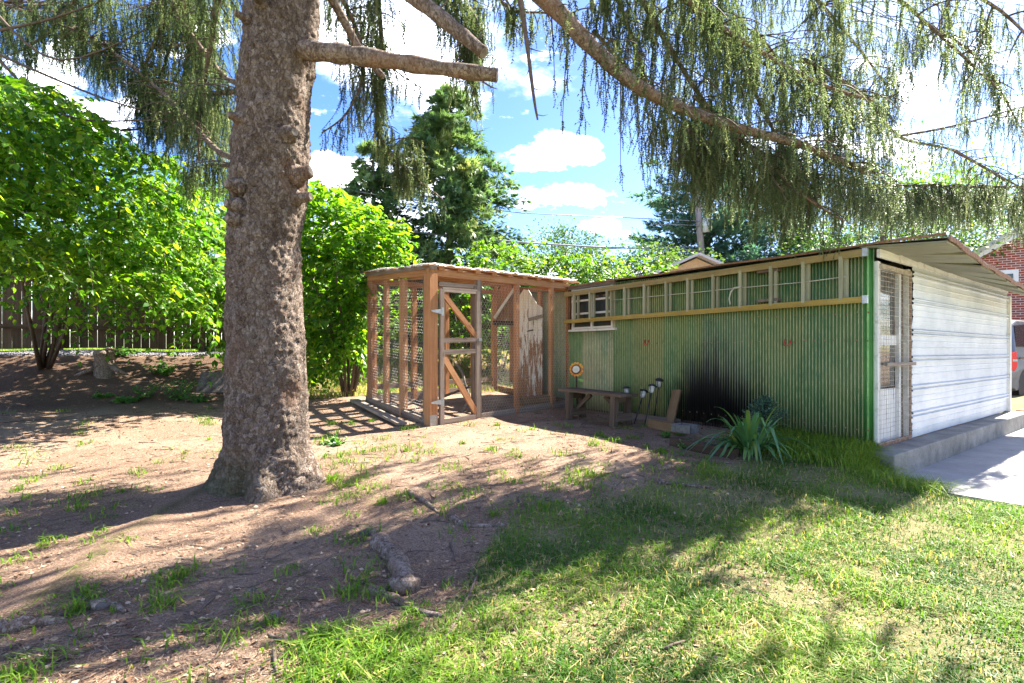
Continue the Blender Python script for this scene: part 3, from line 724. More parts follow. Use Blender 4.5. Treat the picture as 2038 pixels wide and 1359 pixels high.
# ------------------------------------------------------------------ ladder on the green wall
lad = empty('extension_ladder', S(2.4, -.1, 1.52), 'long yellow extension ladder hung sideways on the green corrugated wall', 'ladder')
r1 = [1153, 1184, 1218, 1253, 1292, 1335, 1378, 1428, 1482, 1542, 1606, 1680]
def lz(a, top): return np.interp(a, (.05, 4.62), (2.035, 1.975) if top else (1.545, 1.515))
for top in (True, False):
    for b0, a0, a1, w in ((-.135, .05, 4.60, .075), (-.075, .12, 4.64, .06)):
        beam('rail', S(a0, b0, lz(a0, top)), S(a1, b0, lz(a1, top)), w if top else w * .85, .03, M_['ladder'] if not top and b0 < -.1 else M_['ladder_tan'], lad, AX[2])
for px in r1:
    for b0, da in ((-.135, 0), (-.075, -.03)):
        a = wall_a(px) + da - .02; beam('rung', S(a, b0, lz(a, False) + .01), S(a, b0, lz(a, True) - .01), .034, .034, M_['rung'], lad, AX[0])
for top in (True, False):
    mb = MB(); a = .04; mb.box(S(a, -.135, lz(a, top)), (.022, .020, .042), AX); mb.build('end_cap', M_['steel'], lad)
mb = MB(); mb.tube([S(wall_a(px), -.10, zl(py, wall_a(px))) for px, py in ((1225, 598), (1292, 592), (1378, 584), (1440, 578), (1490, 573), (1606, 563), (1690, 552))], .006, 6)
mb.tube([S(wall_a(px), -.16, zl(py, wall_a(px))) for px, py in ((1488, 573), (1475, 574), (1468, 583), (1465, 596), (1467, 607))], .010, 6); mb.build('rope', M_['rope'], lad, True)
for px in (1535,):
    for py in (540, 598):
        a = wall_a(px); mb = MB(); mb.box(S(a, -.06, zl(py, a)), (.13, .04, .018), AX); mb.build('bracket', M_['greywood'], shed)

# ------------------------------------------------------------------ wire run
Np = Vector((-1.09, 7.24, -.01)); Lp = Vector((-2.35, 8.92, .155)); Wp = Vector((.93, 9.32, .07)); Bp = Vector((-.31, 11.0, .21))
HT = 2.06
run = empty('wire_run', Np, 'open chicken run of orange timber posts and chicken wire joined to the green shed', 'chicken run')
fd = (Wp - Np); sdv = (Lp - Np)
fdn = Vector((fd.x, fd.y, 0)).normalized(); sdn = Vector((sdv.x, sdv.y, 0)).normalized()
def ft(px):   # fraction along the front for a photo column
    u = (px - CX) / F; return (u * Np.y - Np.x) / (fd.x - u * fd.y)
def sd_(px):
    u = (px - CX) / F; return (u * Np.y - Np.x) / (sdv.x - u * sdv.y)
def fpt(t, z): p = Np + fd * t; return Vector((p.x, p.y, p.z + z))
def spt(t, z): p = Np + sdv * t; return Vector((p.x, p.y, p.z + z))
def bpt(t, z): p = Lp + (Bp - Lp) * t; return Vector((p.x, p.y, p.z + z))
def rpt(t, z): p = Wp + (Bp - Wp) * t; return Vector((p.x, p.y, p.z + z))
UP = Vector((0, 0, 1))
# posts
beam('corner_post', fpt(.0, -.05), fpt(.0, HT), .13, .13, M_['cedar'], run, fdn, (1, 1, 1))
beam('corner_post', spt(.045, -.05), spt(.045, HT - .02), .09, .09, M_['greywood'], run, fdn)
for px in (952, 1028, 1097, 1131): beam('post', fpt(ft(px), .0), fpt(ft(px), HT - .03), .075, .06, M_['cedar'] if px != 952 else M_['greywood'], run, fdn)
beam('post', fpt(ft(943), .0), fpt(ft(943), HT - .12), .05, .07, M_['greywood'], run, fdn)
for px, w in ((738, .15), (769, .10), (803, .15)): beam('post', spt(sd_(px), -.02), spt(sd_(px), HT - .05), .05, w, M_['cedar'], run, fdn)
for t in (0.02, .30, .55, .78, .97): beam('post', bpt(t, -.02), bpt(t, HT - .1), .09, .07, M_['cedar'], run, fdn)
for t in (.33, .66): beam('post', rpt(t, 0), rpt(t, HT - .08), .08, .07, M_['cedar'], run, sdn)
# plates
beam('top_plate', fpt(-.02, HT + .02), fpt(1.03, HT + .0), .09, .05, M_['cedar'], run, UP)
beam('top_plate', spt(-.02, HT + .02), spt(1.03, HT + .0), .09, .05, M_['cedar'], run, UP)
beam('top_plate', spt(-.04, HT + .085), spt(1.05, HT + .06), .05, .10, M_['greywood'], run, UP)
beam('top_plate', bpt(0, HT - .04), bpt(1, HT - .06), .09, .05, M_['cedar'], run, UP)
beam('top_plate', rpt(0, HT - .03), rpt(1, HT - .03), .09, .05, M_['cedar'], run, UP)
beam('header', fpt(ft(872), HT - .13), fpt(ft(950), HT - .13), .06, .05, M_['greywood'], run, UP)
# sills
beam('sill_board', fpt(ft(952), .03), fpt(1.0, .04), .10, .05, M_['greywood'], run, UP)
beam('sill_board', spt(.02, .04), spt(1.06, .05), .11, .06, M_['greywood'], run, UP)
beam('sill_board', bpt(0, .06), bpt(1, .06), .13, .06, M_['greywood'], run, UP)
beam('sill_board', bpt(0, .26), bpt(1, .24), .09, .04, M_['greywood'], run, UP)
beam('sill_board', rpt(0, .05), rpt(1, .05), .12, .06, M_['oak'], run, UP)
lb = G(705, 800, .03); lb2 = G(800, 848, .03); bo = beam('loose_board', lb, lb2, .14, .035, M_['greywood'], None, UP.cross(Vector(lb2 - lb)))
tag(bo, 'loose grey board lying outside the sill of the chicken run', 'board')
# roof purlins and lath
for k, t in enumerate(np.linspace(.05, .97, 9)):
    p = lambda s_, z: fpt(t, z) + sdv * s_
    beam('purlin', p(-.03, HT + .075), p(1.02, HT + .045), .04, .085, M_['cedar'], run, UP)
for k, s_ in enumerate((.0, .18, .36, .52, .70, .86, 1.0)):
    beam('lath', fpt(-.03, HT + .105) + sdv * s_, fpt(1.10, HT + .09) + sdv * s_, .02, .10 if k % 2 else .14, M_['greywood'] if k % 3 else M_['cedar'], run, UP)


def hexwire(name, o, ux, uy, w, h, cell=.055, r=.0013, wob=.004, mat=None, dens=1):
    """hexagonal netting in the plane o + ux, uy"""
    ux = np.array(Vector(ux).normalized()); uy = np.array(Vector(uy).normalized()); o = np.array(o); n3 = np.cross(ux, uy); seg = []
    sy = cell * .75; nxc = int(w / cell) + 1; nyc = int(h / sy) + 1
    I, J = np.meshgrid(np.arange(nxc), np.arange(nyc)); I = I.ravel(); J = J.ravel()
    cxx = (I + .5 * (J % 2)) * cell; cyy = J * sy
    a = np.column_stack((cxx - cell / 2, cyy)); b = np.column_stack((cxx, cyy + cell * .25)); c = np.column_stack((cxx + cell / 2, cyy)); d = np.column_stack((cxx, cyy + cell * .75))
    E = np.concatenate((np.stack((a, b), 1), np.stack((b, c), 1), np.stack((b, d), 1)))
    ok = (E[:, :, 0].min(1) > -.01) & (E[:, :, 0].max(1) < w + .01) & (E[:, :, 1].max(1) < h + .01); E = E[ok]
    wv = wob * (np.sin(7 * E[:, :, 0]) + np.sin(5 * E[:, :, 1] + 2 * E[:, :, 0]))
    P = o + E[:, :, 0:1] * ux + E[:, :, 1:2] * uy + wv[..., None] * n3
    t = nrm(P[:, 1] - P[:, 0]); s1 = nrm(np.cross(t, np.tile(n3, (len(t), 1)))); m = len(P); vs_ = []
    for kk in range(3):
        an = 2 * np.pi * kk / 3; off = r * (math.cos(an) * s1 + math.sin(an) * n3); vs_ += [P[:, 0] + off, P[:, 1] + off]
    v = np.stack(vs_, 1).reshape(-1, 3); base = (np.arange(m) * 6)[:, None]
    f = np.concatenate([base + np.array(q) for q in ((0, 1, 3, 2), (2, 3, 5, 4), (4, 5, 1, 0))])
    ob = link(name, mesh_np(name, v, f), mat or M_['wire'], run); ob['kind'] = 'stuff'; return ob


hexwire('chicken_wire', fpt(ft(956), .05) + fdn * .0 - sdn * .06, fdn, UP, (1 - ft(956)) * fd.length, HT - .1)
hexwire('chicken_wire', spt(0.03, .05) - fdn * .035, Vector(sdv), UP, sdv.length, HT - .1)
hexwire('chicken_wire', bpt(0, .05) + sdn * .05, Bp - Lp, UP, (Bp - Lp).length, HT - .1, r=.0009)
hexwire('chicken_wire', rpt(0, .05), Bp - Wp, UP, (Bp - Wp).length, HT - .1, r=.001)
hexwire('chicken_wire', fpt(-.02, HT + .125), fd, sdv, fd.length * 1.1, sdv.length * 1.04, .065, .0018, .02)
mb = MB()
for k in range(60):
    t = -.02 + k * .0185; mb.tube([fpt(t, HT + .12 + .012 * math.sin(k * 2.1)) - sdn * .04, fpt(t + .022, HT + .125 + .014 * math.sin(k * 1.3)) - sdn * .05], .009, 5)
    if k < 54: mb.tube([spt(k * .0195, HT + .125 + .006 * math.sin(k * 2.7)) - fdn * .02, spt(k * .0195 + .02, HT + .127 + .006 * math.sin(k * 1.3)) - fdn * .03], .006, 5)
mb.build('rolled_wire_edge', M_['wire'], run)['kind'] = 'stuff'
# door of the run
t0, t1 = ft(872), ft(947); rd = empty('door', fpt(t0, 0), None, None); rd.parent = run; rd.matrix_basis = WM[run.name].inverted() @ Matrix.Translation(fpt(t0, 0)); WM[rd.name] = Matrix.Translation(fpt(t0, 0))
OF = -sdn * .07
def dp(s_, z): return fpt(t0 + (t1 - t0) * s_, z) + OF
beam('stile', dp(.02, .02), dp(.02, HT - .20), .07, .04, M_['greywood'], rd, fdn); beam('stile', dp(.97, .05), dp(.97, HT - .20), .06, .04, M_['greywood'], rd, fdn)
for z in (HT - .21, 1.16, 1.00, .06): beam('rail', dp(.04, z), dp(.95, z), .065, .036, M_['greywood'], rd, UP)
beam('brace', dp(.05, 1.80), dp(.95, 1.20), .075, .03, M_['cedar'], rd, UP); beam('brace', dp(.05, .95), dp(.95, .10), .085, .03, M_['cedar'], rd, UP)
for z in (1.55, .33):
    hg = MB(); c = dp(-.02, z) - sdn * .03; ax = (fdn, sdn, UP); hg.box(c + fdn * .03, (.022, .004, .055), ax)
    q = [c + fdn * .005 + UP * .035, c + fdn * .005 - UP * .035, c - fdn * .16 - UP * .010, c - fdn * .16 + UP * .010]; hg.add([p - sdn * .004 for p in q] + [p + sdn * .002 for p in q], [(0, 1, 2, 3), (7, 6, 5, 4), (0, 4, 5, 1), (2, 6, 7, 3), (1, 5, 6, 2), (0, 3, 7, 4)])
    hg.build('hinge', M_['steel'], rd)
mb = MB(); mb.box(dp(1.03, 1.165) - sdn * .02, (.03, .006, .022), (fdn, sdn, UP)); mb.build('latch', M_['steel'], rd)
mb = MB(); mb.box(fpt(0, .09) - sdn * .068, (.055, .003, .075), (fdn, sdn, UP)); mb.build('post_plate', M_['steel'], run)

# ------------------------------------------------------------------ things in and by the run
def wpt(px, py, off=.0):
    a = wall_a(px); return S(a, off, zl(py, a))
od = empty('old_door', S(5.9, -.15, .15), 'old white door with peeling paint and a pointed top inside the chicken run', 'door')
def gable_planks():
    z0 = .22
    spec = [(1034, 800, 588), (1043, 798, 576), (1052, 795, 577), (1061, 792, 592), (1070, 790, 606), (1080, 787, 612)]
    d0 = 9.6
    for k in range(5):
        x0, x1 = spec[k][0], spec[k + 1][0]; z = 0
        d_a, d_b = d0 - .03 * k, d0 - .03 * (k + 1)
        p = [W(x0 + .25, 792, d_a), W(x1 - .25, 792, d_b), W(x1 - .25, spec[k + 1][2], d_b), W(x0 + .25, spec[k][2], d_a)]
        p[0].z = p[1].z = .19
        o0 = p[0]; x = (p[1] - p[0]); x.z = 0; x.normalize(); y = Vector((-x.y, x.x, 0))
        loc = [Vector(((q - o0).dot(x), (q - o0).dot(y), q.z - o0.z)) for q in p]
        mb = MB(); mb.add([(q.x, -.012, q.z) for q in loc] + [(q.x, .012, q.z) for q in loc], [(0, 1, 2, 3), (7, 6, 5, 4), (0, 4, 5, 1), (2, 6, 7, 3), (1, 5, 6, 2), (0, 3, 7, 4)])
        M = Matrix((x, y, UP)).transposed().to_4x4(); M.translation = o0; mb.build('plank', M_['peel'], od, M=M)
gable_planks()
beam('drip_board', W(1052, 636, 9.48), W(1082, 628, 9.34), .05, .05, M_['greywood'], od, UP)
mb = MB(); c = W(1050, 659, 9.5); mb.tube([c, c + Vector((.05, -.06, .01)), c + Vector((.10, -.05, .02))], .012, 6); mb.build('handle', M_['sleeper'], od)
# small coop behind the door: dark boarded box with sloping lid
cp = empty('nest_box', W(1010, 640, 10.3), 'dark wooden nest box with a sloping lid hanging at the back of the run', 'nest box')
for k, (px, py0, py1) in enumerate(((990, 575, 640), (1002, 570, 642), (1014, 566, 643), (1024, 562, 643))):
    beam('board', W(px, py1, 10.35), W(px, py0, 10.35), .112, .02, M_['cedar'], cp, Vector((1, 0, 0)))
beam('lid', W(984, 634, 10.25), W(1030, 566, 10.25), .05, .30, M_['whitewood'], cp, UP); beam('shelf', W(982, 643, 10.2), W(1030, 643, 10.2), .07, .35, M_['sleeper'], cp, UP)
beam('leg', W(1018, 760, 10.3), W(1018, 640, 10.3), .08, .06, M_['cedar'], cp)
beam('leg', W(986, 775, 10.3), W(986, 570, 10.3), .07, .06, M_['cedar'], cp)
# branches lying in the run
for k, (pts, r, lab) in enumerate((([(905, 842), (935, 795), (920, 740), (905, 720)], .035, 'forked bare branch propped up inside the chicken run'), ([(880, 790), (960, 760)], .022, 'thin bare branch crossing the forked one inside the run'), ([(800, 812), (830, 800), (850, 806)], .03, 'short crooked log on the dirt floor of the run'))):
    pp = []
    for i, (px, py) in enumerate(pts):
        if k == 2: pp.append(G(px, py, .03))
        else: pp.append(W(px, py, 8.3 + .25 * i))
    mb = MB(); mb.tube(pp, [r * (1 - .18 * i) for i in range(len(pp))], 8); o = mb.build('branch', M_['twig'] if k == 1 else M_['cutwood'], None, True); tag(o, lab, 'branch')
# stone / timber edging inside
st = G(1065, 802, .05); beam_o = beam('timber_block', W(1038, 800, 8.95), W(1100, 792, 9.15), .13, .22, M_['oak'], None, UP); tag(beam_o, 'squared brown timber lying in front of the peeling door', 'timber')

# bench
ben = empty('bench', S(3.2, -.78, 0), 'weathered brown wooden bench standing by the green wall', 'bench')
gb = lambda a, b: g1(*S(a, b, 0).xy)
SH = .40
for k in range(3): beam('seat_plank', S(2.60, -.93 + k * .115, SH + .01), S(3.82, -.93 + k * .115, SH + .035), .107, .036, M_['benchwood'], ben, AX[1])
for a, c in ((2.76, 0), (3.64, 1)):
    for b0 in (-.95, -.66):
        beam('leg', S(a, b0, gb(a, b0) - .02), S(a, b0 + (.02 if b0 < -.8 else -.02), SH - .005), .085, .085, M_['benchwood'], ben, AX[0])
    beam('rail', S(a, -.93, SH - .05), S(a, -.66, SH - .05), .08, .04, M_['benchwood'], ben, UP); beam('stretcher', S(a - .045, -.95, .11), S(a - .045, -.64, .11), .10, .035, M_['benchwood'], ben, UP)
beam('brace', S(2.80, -.80, .20), S(3.05, -.80, SH - .02), .06, .04, M_['benchwood'], ben, AX[0]); beam('brace', S(3.60, -.80, .17), S(3.33, -.80, SH - .02), .06, .04, M_['benchwood'], ben, AX[0])

# sunflower stake
c = W(1147, 735, 8.45); sf = empty('sunflower_ornament', Vector((c.x, c.y, g1(c.x, c.y))), 'metal sunflower garden stake with orange petals and a pale round centre', 'garden ornament')
fwd = Vector((-.35, -.93, .12)).normalized(); rx = fwd.cross(UP).normalized(); ry = rx.cross(fwd)
for k in range(14):
    an = k * 2 * math.pi / 14; d = rx * math.cos(an) + ry * math.sin(an); e = -rx * math.sin(an) + ry * math.cos(an); cc = c + d * .085
    mb = MB(); pts = [cc - d * .03 - e * .015, cc - d * .005 - e * .027, cc + d * .022 - e * .016, cc + d * .035, cc + d * .022 + e * .016, cc - d * .005 + e * .027, cc - d * .03 + e * .015]
    mb.add([p + fwd * .003 for p in pts] + [p - fwd * .003 for p in pts], [tuple(range(7)), tuple(range(13, 6, -1))] + [(i, i + 7, (i + 1) % 7 + 7, (i + 1) % 7) for i in range(7)]); mb.build('petal', M_['petal'], sf)
Mr = Matrix((rx, ry, fwd)).transposed()
mb = MB(); mb.lathe(((.001, .0), (.075, .002), (.078, .012), (.06, .018), (.001, .019)), c, 20, Mr); mb.build('ring', M_['brown'], sf, True)
mb = MB(); mb.lathe(((.001, .014), (.055, .016), (.055, .024), (.001, .026)), c, 20, Mr); mb.build('disc', M_['cream'], sf)
mb = MB(); mb.tube([Vector((c.x + .03, c.y + .04, g1(c.x, c.y) - .03)), c - fwd * .012 - UP * .3, c - fwd * .01], .012, 8); mb.build('stem', M_['sleeper'], sf, True)
lc = W(1157, 757, 8.42); mb = MB(); pts = [lc - rx * .05, lc - ry * .03, lc + rx * .055 + ry * .02, lc + ry * .025]; mb.add([p + fwd * .004 for p in pts] + [p for p in pts], [(0, 1, 2, 3), (7, 6, 5, 4), (0, 4, 5, 1), (1, 5, 6, 2), (2, 6, 7, 3), (3, 7, 4, 0)]); mb.build('leaf', M_['greenpaint'], sf)

# solar path lights leaning on the wall
for (hx, hy, hd), (bx, by), lab in (((1247, 776, 7.95), (1247, 843), 'black solar path light standing behind the bench, only its head above the seat'), ((1281, 782, 7.55), (1262, 844), 'shorter black solar path light leaning beside the bench end'),
                                    ((1298, 772, 7.45), (1283, 846), 'middle black solar path light of the three leaning on the green wall'), ((1312, 760, 7.62), (1301, 838), 'tallest black solar path light, standing next to the leaning plank')):
    h = W(hx, hy, hd); b = G(bx, by); b = b if bx != 1247 else Vector((h.x, h.y - .05, .0))
    ax = (h - b).normalized(); x = ax.orthogonal().normalized(); Mr = Matrix((x, ax.cross(x), ax)).transposed()
    o = empty('solar_light', b, lab, 'path light', 'solar path lights by the green wall')
    mb = MB(); mb.tube([b - ax * .04, h - ax * .07], .009, 8); mb.build('stake', M_['black'], o, True)
    mb = MB(); mb.lathe(((.020, -.075), (.036, -.062), (.040, .02), (.030, .03)), h, 14, Mr); mb.build('jar', M_['lens'], o, True)
    mb = MB(); mb.lathe(((.030, .02), (.062, .022), (.060, .034), (.040, .050), (.012, .058)), h, 16, Mr); mb.build('cap', M_['black'], o, True)
    for an in range(4):
        d = Mr @ Vector((math.cos(an * 1.57), math.sin(an * 1.57), 0)); mb = MB(); mb.tube([h - ax * .072 + d * .034, h + ax * .02 + d * .043], .004, 5); mb.build('cage_bar', M_['black'], o)

# timbers, block
p = wpt(1352, 776, -.05); q = G(1330, 846); o = beam('leaning_plank', q + Vector((.02, .02, 0)), p, .13, .03, M_['oak'], None, AX[0]); tag(o, 'brown plank leaning against the sooty part of the green wall', 'plank')
q0, q1 = G(1295, 851), G(1362, 866); o = beam('short_beam', q0 + UP * .06, q1 + UP * .06, .11, .10, M_['oak'], None, UP); tag(o, 'short light brown beam lying on the dirt below the leaning plank', 'beam')
q0, q1 = G(1338, 886), G(1465, 912); o = beam('garden_sleeper', q0 + UP * .03, q1 + UP * .03, .11, .12, M_['sleeper'], None, UP); tag(o, 'dark timber sleeper lying between the grey block and the strap-leaved plant', 'sleeper')
q = G(1362, 880) + UP * .17; mb = MB(); ax = (AX[0], AX[1], UP); q = q + Vector((.05, .12, -.03))
for sx, hx, hy in (((-.11, 0), .016, .09), ((.11, 0), .016, .09), ((0, -.08), .126, .016), ((0, .08), .126, .016)): mb.box(q + AX[0] * sx[0] + AX[1] * sx[1], (hx, hy, .045), ax)
mb.box(q - UP * .045, (.10, .07, .01), ax); o = mb.build('planter_block', M_['block'], bevel=.004); tag(o, 'small hollow grey cement block set on the timbers by the soot mark', 'block')
for i, (pp, w, lab) in enumerate((([(1262, 826), (1340, 850)], .05, 'thin grey board lying along the foot of the green wall'),)):
    q0, q1 = G(*pp[0]), G(*pp[1]); q0 = S(2.3, -.12, gb(2.3, -.12) + .03); q1 = S(3.5, -.12, gb(3.5, -.12) + .03); o = beam('foot_board', q0, q1, .08, .03, M_['greywood'], None, UP); tag(o, lab, 'board')
o = beam('rusty_rod', S(4.25, -.35, .06), S(4.55, -.08, 1.15), .016, .016, M_['rust'], None); tag(o, 'thin brown rod leaning in the corner behind the sunflower', 'rod')

# ------------------------------------------------------------------ fence
fen = empty('board_fence', Vector((FP[0] + 5 * FD[0], FP[1] + 5 * FD[1], 1.0)), 'weathered vertical board fence with rails along the top of the bank', 'fence')
bmesh_ = {}
FDv = Vector((*FD, 0)); FNv = Vector((*FN, 0))
for k in range(128):
    t = -2.6 + k * .146; h = 1.86 + random.choice((-.02, 0, .015, .01)); key = round(h, 3)
    if key not in bmesh_:
        mb = MB(); mb.add([(-.0695, -.009, 0), (.0695, -.009, 0), (.0695, -.009, h - .03), (.04, -.009, h), (-.04, -.009, h), (-.0695, -.009, h - .03)] + [(-.0695, .009, 0), (.0695, .009, 0), (.0695, .009, h - .03), (.04, .009, h), (-.04, .009, h), (-.0695, .009, h - .03)],
                          [(0, 1, 2, 3, 4, 5), (11, 10, 9, 8, 7, 6)] + [(i, i + 6, (i + 1) % 6 + 6, (i + 1) % 6) for i in range(6)])
        me = bpy.data.meshes.new('board'); me.from_pydata(mb.v, [], mb.f); me.materials.append(M_['fence']); bmesh_[key] = me
    x, y = FP + t * FD; M = Matrix((FDv, -FNv, UP)).transposed().to_4x4(); M = Matrix.Translation((x, y, g1(x, y) + .06)) @ M.to_3x3().to_4x4() @ Matrix.Rotation(random.uniform(-.006, .006), 4, 'Y')
    link('board', bmesh_[key], None, fen, M)
for k in range(8):
    t = -2.4 + k * 2.4 + .55
    for z in (.44, 1.35):
        x0, y0 = FP + (t - 2.4) * FD + .04 * FN; x1, y1 = FP + (t - .01) * FD + .04 * FN; beam('rail', (x0, y0, 1.04 + z), (x1, y1, 1.04 + z), .085, .04, M_['fence'], fen, UP)
    x0, y0 = FP + t * FD + .12 * FN; beam('post', (x0, y0, .85), (x0, y0, 2.85), .10, .10, M_['fence'], fen, FDv)

# ------------------------------------------------------------------ leaf, blade and strand templates
LEAF = np.array([(0, 0, 0), (-.30, .32, .07), (0, .34, -.02), (.30, .32, .07), (-.24, .66, .05), (0, .68, -.03), (.24, .66, .05), (0, 1.06, -.10)])
LEAFF = np.array([(0, 2, 1), (0, 3, 2), (1, 2, 5), (1, 5, 4), (2, 3, 6), (2, 6, 5), (4, 5, 7), (5, 6, 7)])
LEAF4 = np.array([(0, 0, 0), (-.32, .5, .06), (.32, .5, .06), (0, 1.0, -.05)]); LEAF4F = np.array([(0, 2, 1), (1, 2, 3)])


def sprays(starts, dirs, lens, n, size, droop=.5, opp=True, spread=.9):
    """leafy shoots: returns leaf positions, directions, sizes and the shoot polylines"""
    m = len(starts); t = np.linspace(.08, 1, n)
    d = nrm(dirs); grav = np.zeros((m, 3)); grav[:, 2] = -droop
    pts = starts[:, None, :] + lens[:, None, None] * (t[None, :, None] * d[:, None, :] + (t ** 2)[None, :, None] * grav[:, None, :])
    tan = nrm(d[:, None, :] + 2 * t[None, :, None] * grav[:, None, :])
    side = nrm(np.cross(tan, np.array((0, 0, 1.)) + rng.normal(0, .35, (m, 1, 3))))
    sg = np.where(np.arange(n) % 2, 1., -1.)[None, :, None]
    P = []; Dv = []; Sz = []
    for s_ in ((1, -1) if opp else (1,)):
        dv = nrm(tan * .55 + side * sg * s_ * spread + rng.normal(0, .25, (m, n, 3)) + np.array((0, 0, -.35)))
        P.append(pts.reshape(-1, 3)); Dv.append(dv.reshape(-1, 3)); Sz.append((size * (1 - .35 * t[None, :]) * rng.uniform(.45, 1.45, (m, n))).ravel())
    tipd = nrm(tan[:, -1] + rng.normal(0, .2, (m, 3)))
    P.append(pts[:, -1]); Dv.append(tipd); Sz.append(size * .7 * np.ones(m))
    return np.concatenate(P), np.concatenate(Dv), np.concatenate(Sz), np.concatenate((starts[:, None, :], pts), 1)


def leafmesh(name, P, Dv, Sz, rn=None, tv=LEAF, tf=LEAFF, rollsd=.5):
    x, y, z = frames(Dv, rng.normal(0, rollsd, len(P))); v, f = scatter(tv, tf, P, x, y, z, Sz)
    rn = rng.uniform(0, 1, len(P)) if rn is None else rn
    return mesh_np(name, v, f, np.repeat(rn, len(tv)))


def thin_tubes(polys, r0, r1):
    """many thin 3-sided twigs as one mesh; polys (m, k, 3)"""
    m, k, _ = polys.shape; t = nrm(np.gradient(polys, axis=1)); up = np.array((.3, .2, .93)); x = nrm(np.cross(t, up)); y = np.cross(x, t)
    r = np.broadcast_to(np.linspace(1, 0, k)[None, :, None] * (np.asarray(r0).reshape(-1, 1, 1) - r1) + r1, (m, k, 1)); V = []
    for j in range(3):
        a = 2 * np.pi * j / 3; V.append(polys + r * (math.cos(a) * x + math.sin(a) * y))
    V = np.stack(V, 2).reshape(-1, 3); i = (np.arange(m)[:, None] * k + np.arange(k - 1)[None, :]).ravel() * 3; F_ = []
    for j in range(3): F_.append(np.stack((i + j, i + (j + 1) % 3, i + 3 + (j + 1) % 3, i + 3 + j), -1))
    return V, np.concatenate(F_)


def shrub(name, label, base, stems, starts, dirs, lens, n, size, mat, nleafobj=0, stem_r=.03, droop=.45, cat='shrub', opp=True, stem_pts=None):
    root = empty(name, base, label, cat)
    for sp in stems:
        mb = MB(); k = len(sp); mb.tube(sp, [stem_r * (1 - .75 * i / (k - 1)) for i in range(k)], 7); mb.build('stem', M_['twig'], root, True)
    P, Dv, Sz, pol = sprays(starts, dirs, lens, n, size, droop, opp)
    rn = np.clip(rng.normal(.42, .3, len(P)), 0, 1)
    if nleafobj:
        d = P[:, 1] - .4 * np.abs(P[:, 0] / P[:, 1] + .7); idx = np.argsort(d)[:nleafobj * 3]; idx = rng.permutation(idx)[:nleafobj]; keep = np.ones(len(P), bool); keep[idx] = False
        x, y, z = frames(Dv[idx], rng.normal(0, .5, len(idx))); vars_ = []
        for q in range(5): vars_.append(mesh_np('leaf', LEAF, LEAFF, np.full(len(LEAF), .15 + .18 * q))); vars_[-1].materials.append(mat)
        for q, i in enumerate(idx):
            Mx = Matrix((Vector(x[q]) * Sz[i] * 1.15, Vector(y[q]) * Sz[i] * 1.15, Vector(z[q]) * Sz[i] * 1.15)).transposed().to_4x4(); Mx.translation = Vector(P[i]); link('leaf', vars_[q % 5], None, root, Mx)
        P, Dv, Sz, rn = P[keep], Dv[keep], Sz[keep], rn[keep]
    link('crown', leafmesh('crown', P, Dv, Sz, rn), mat, root)['kind'] = 'stuff'
    V, F_ = thin_tubes(pol, .004, .0015); link('shoots', mesh_np('shoots', V, F_), M_['twig'], root)['kind'] = 'stuff'
    return root


def pick(poly, n):
    """random pixels inside a polygon of the photograph"""
    poly = np.array(poly, float); lo, hi = poly.min(0), poly.max(0); out = []
    while len(out) < n:
        q = rng.uniform(lo, hi, (n * 2, 2)); ins = np.zeros(len(q), bool)
        for (x0, y0), (x1, y1) in zip(poly, np.roll(poly, -1, 0)):
            c = ((y0 > q[:, 1]) != (y1 > q[:, 1])); ins ^= c & (q[:, 0] < (x1 - x0) * (q[:, 1] - y0) / (y1 - y0 + 1e-9) + x0)
        out += list(q[ins])
    return np.array(out[:n])


def Wn(px, py, d): return np.column_stack(((px - CX) / F * d, d, CAMZ + (HY - py) / F * d))


# big shrub on the bank, arching towards the yard
bs = G(88, 733); stems = []
for tx, ty, td in ((60, 540, 8.6), (135, 480, 8.2), (180, 520, 8.5), (95, 380, 8.0), (30, 420, 7.6), (230, 470, 7.8), (150, 330, 7.4)):
    e = W(tx, ty, td); mid = bs.lerp(e, .5) + Vector((random.uniform(-.15, .15), 0, .12)); e2 = e + Vector((.5, -.6, .3)); stems.append([bs + Vector((random.uniform(-.1, .1), random.uniform(-.08, .08), -.03)), mid, e, e2])
poly = [(-140, 150), (0, 135), (110, 170), (230, 250), (330, 300), (440, 400), (455, 560), (430, 640), (360, 600), (250, 570), (150, 540), (0, 520), (-140, 540)]
q = pick(poly, 1150); depth = np.interp(q[:, 0], (-140, 450), (5.2, 7.8)) + rng.uniform(-.6, 1.9, len(q)); st = Wn(q[:, 0], q[:, 1], depth)
dv = np.tile((.75, -.35, -.05), (len(q), 1)) + rng.normal(0, .42, (len(q), 3)); st -= nrm(dv) * .25
q2 = np.concatenate((pick([(20, 500), (250, 490), (300, 600), (160, 620), (10, 560)], 70), pick([(300, 520), (450, 520), (455, 690), (400, 660), (330, 640)], 50))); k2 = len(q2); st2 = Wn(q2[:, 0], q2[:, 1], rng.uniform(7.4, 8.8, k2)); st = np.concatenate((st, st2)); dv = np.concatenate((dv, np.tile((.5, -.5, -.4), (k2, 1)) + rng.normal(0, .4, (k2, 3))))
ln = rng.uniform(.35, .8, len(st))
shrub('arching_shrub', 'large leafy shrub with arching shoots on the bank in front of the fence', bs, stems, st, dv, ln, 8, .115, M_['shrubleaf'], 260, .035)

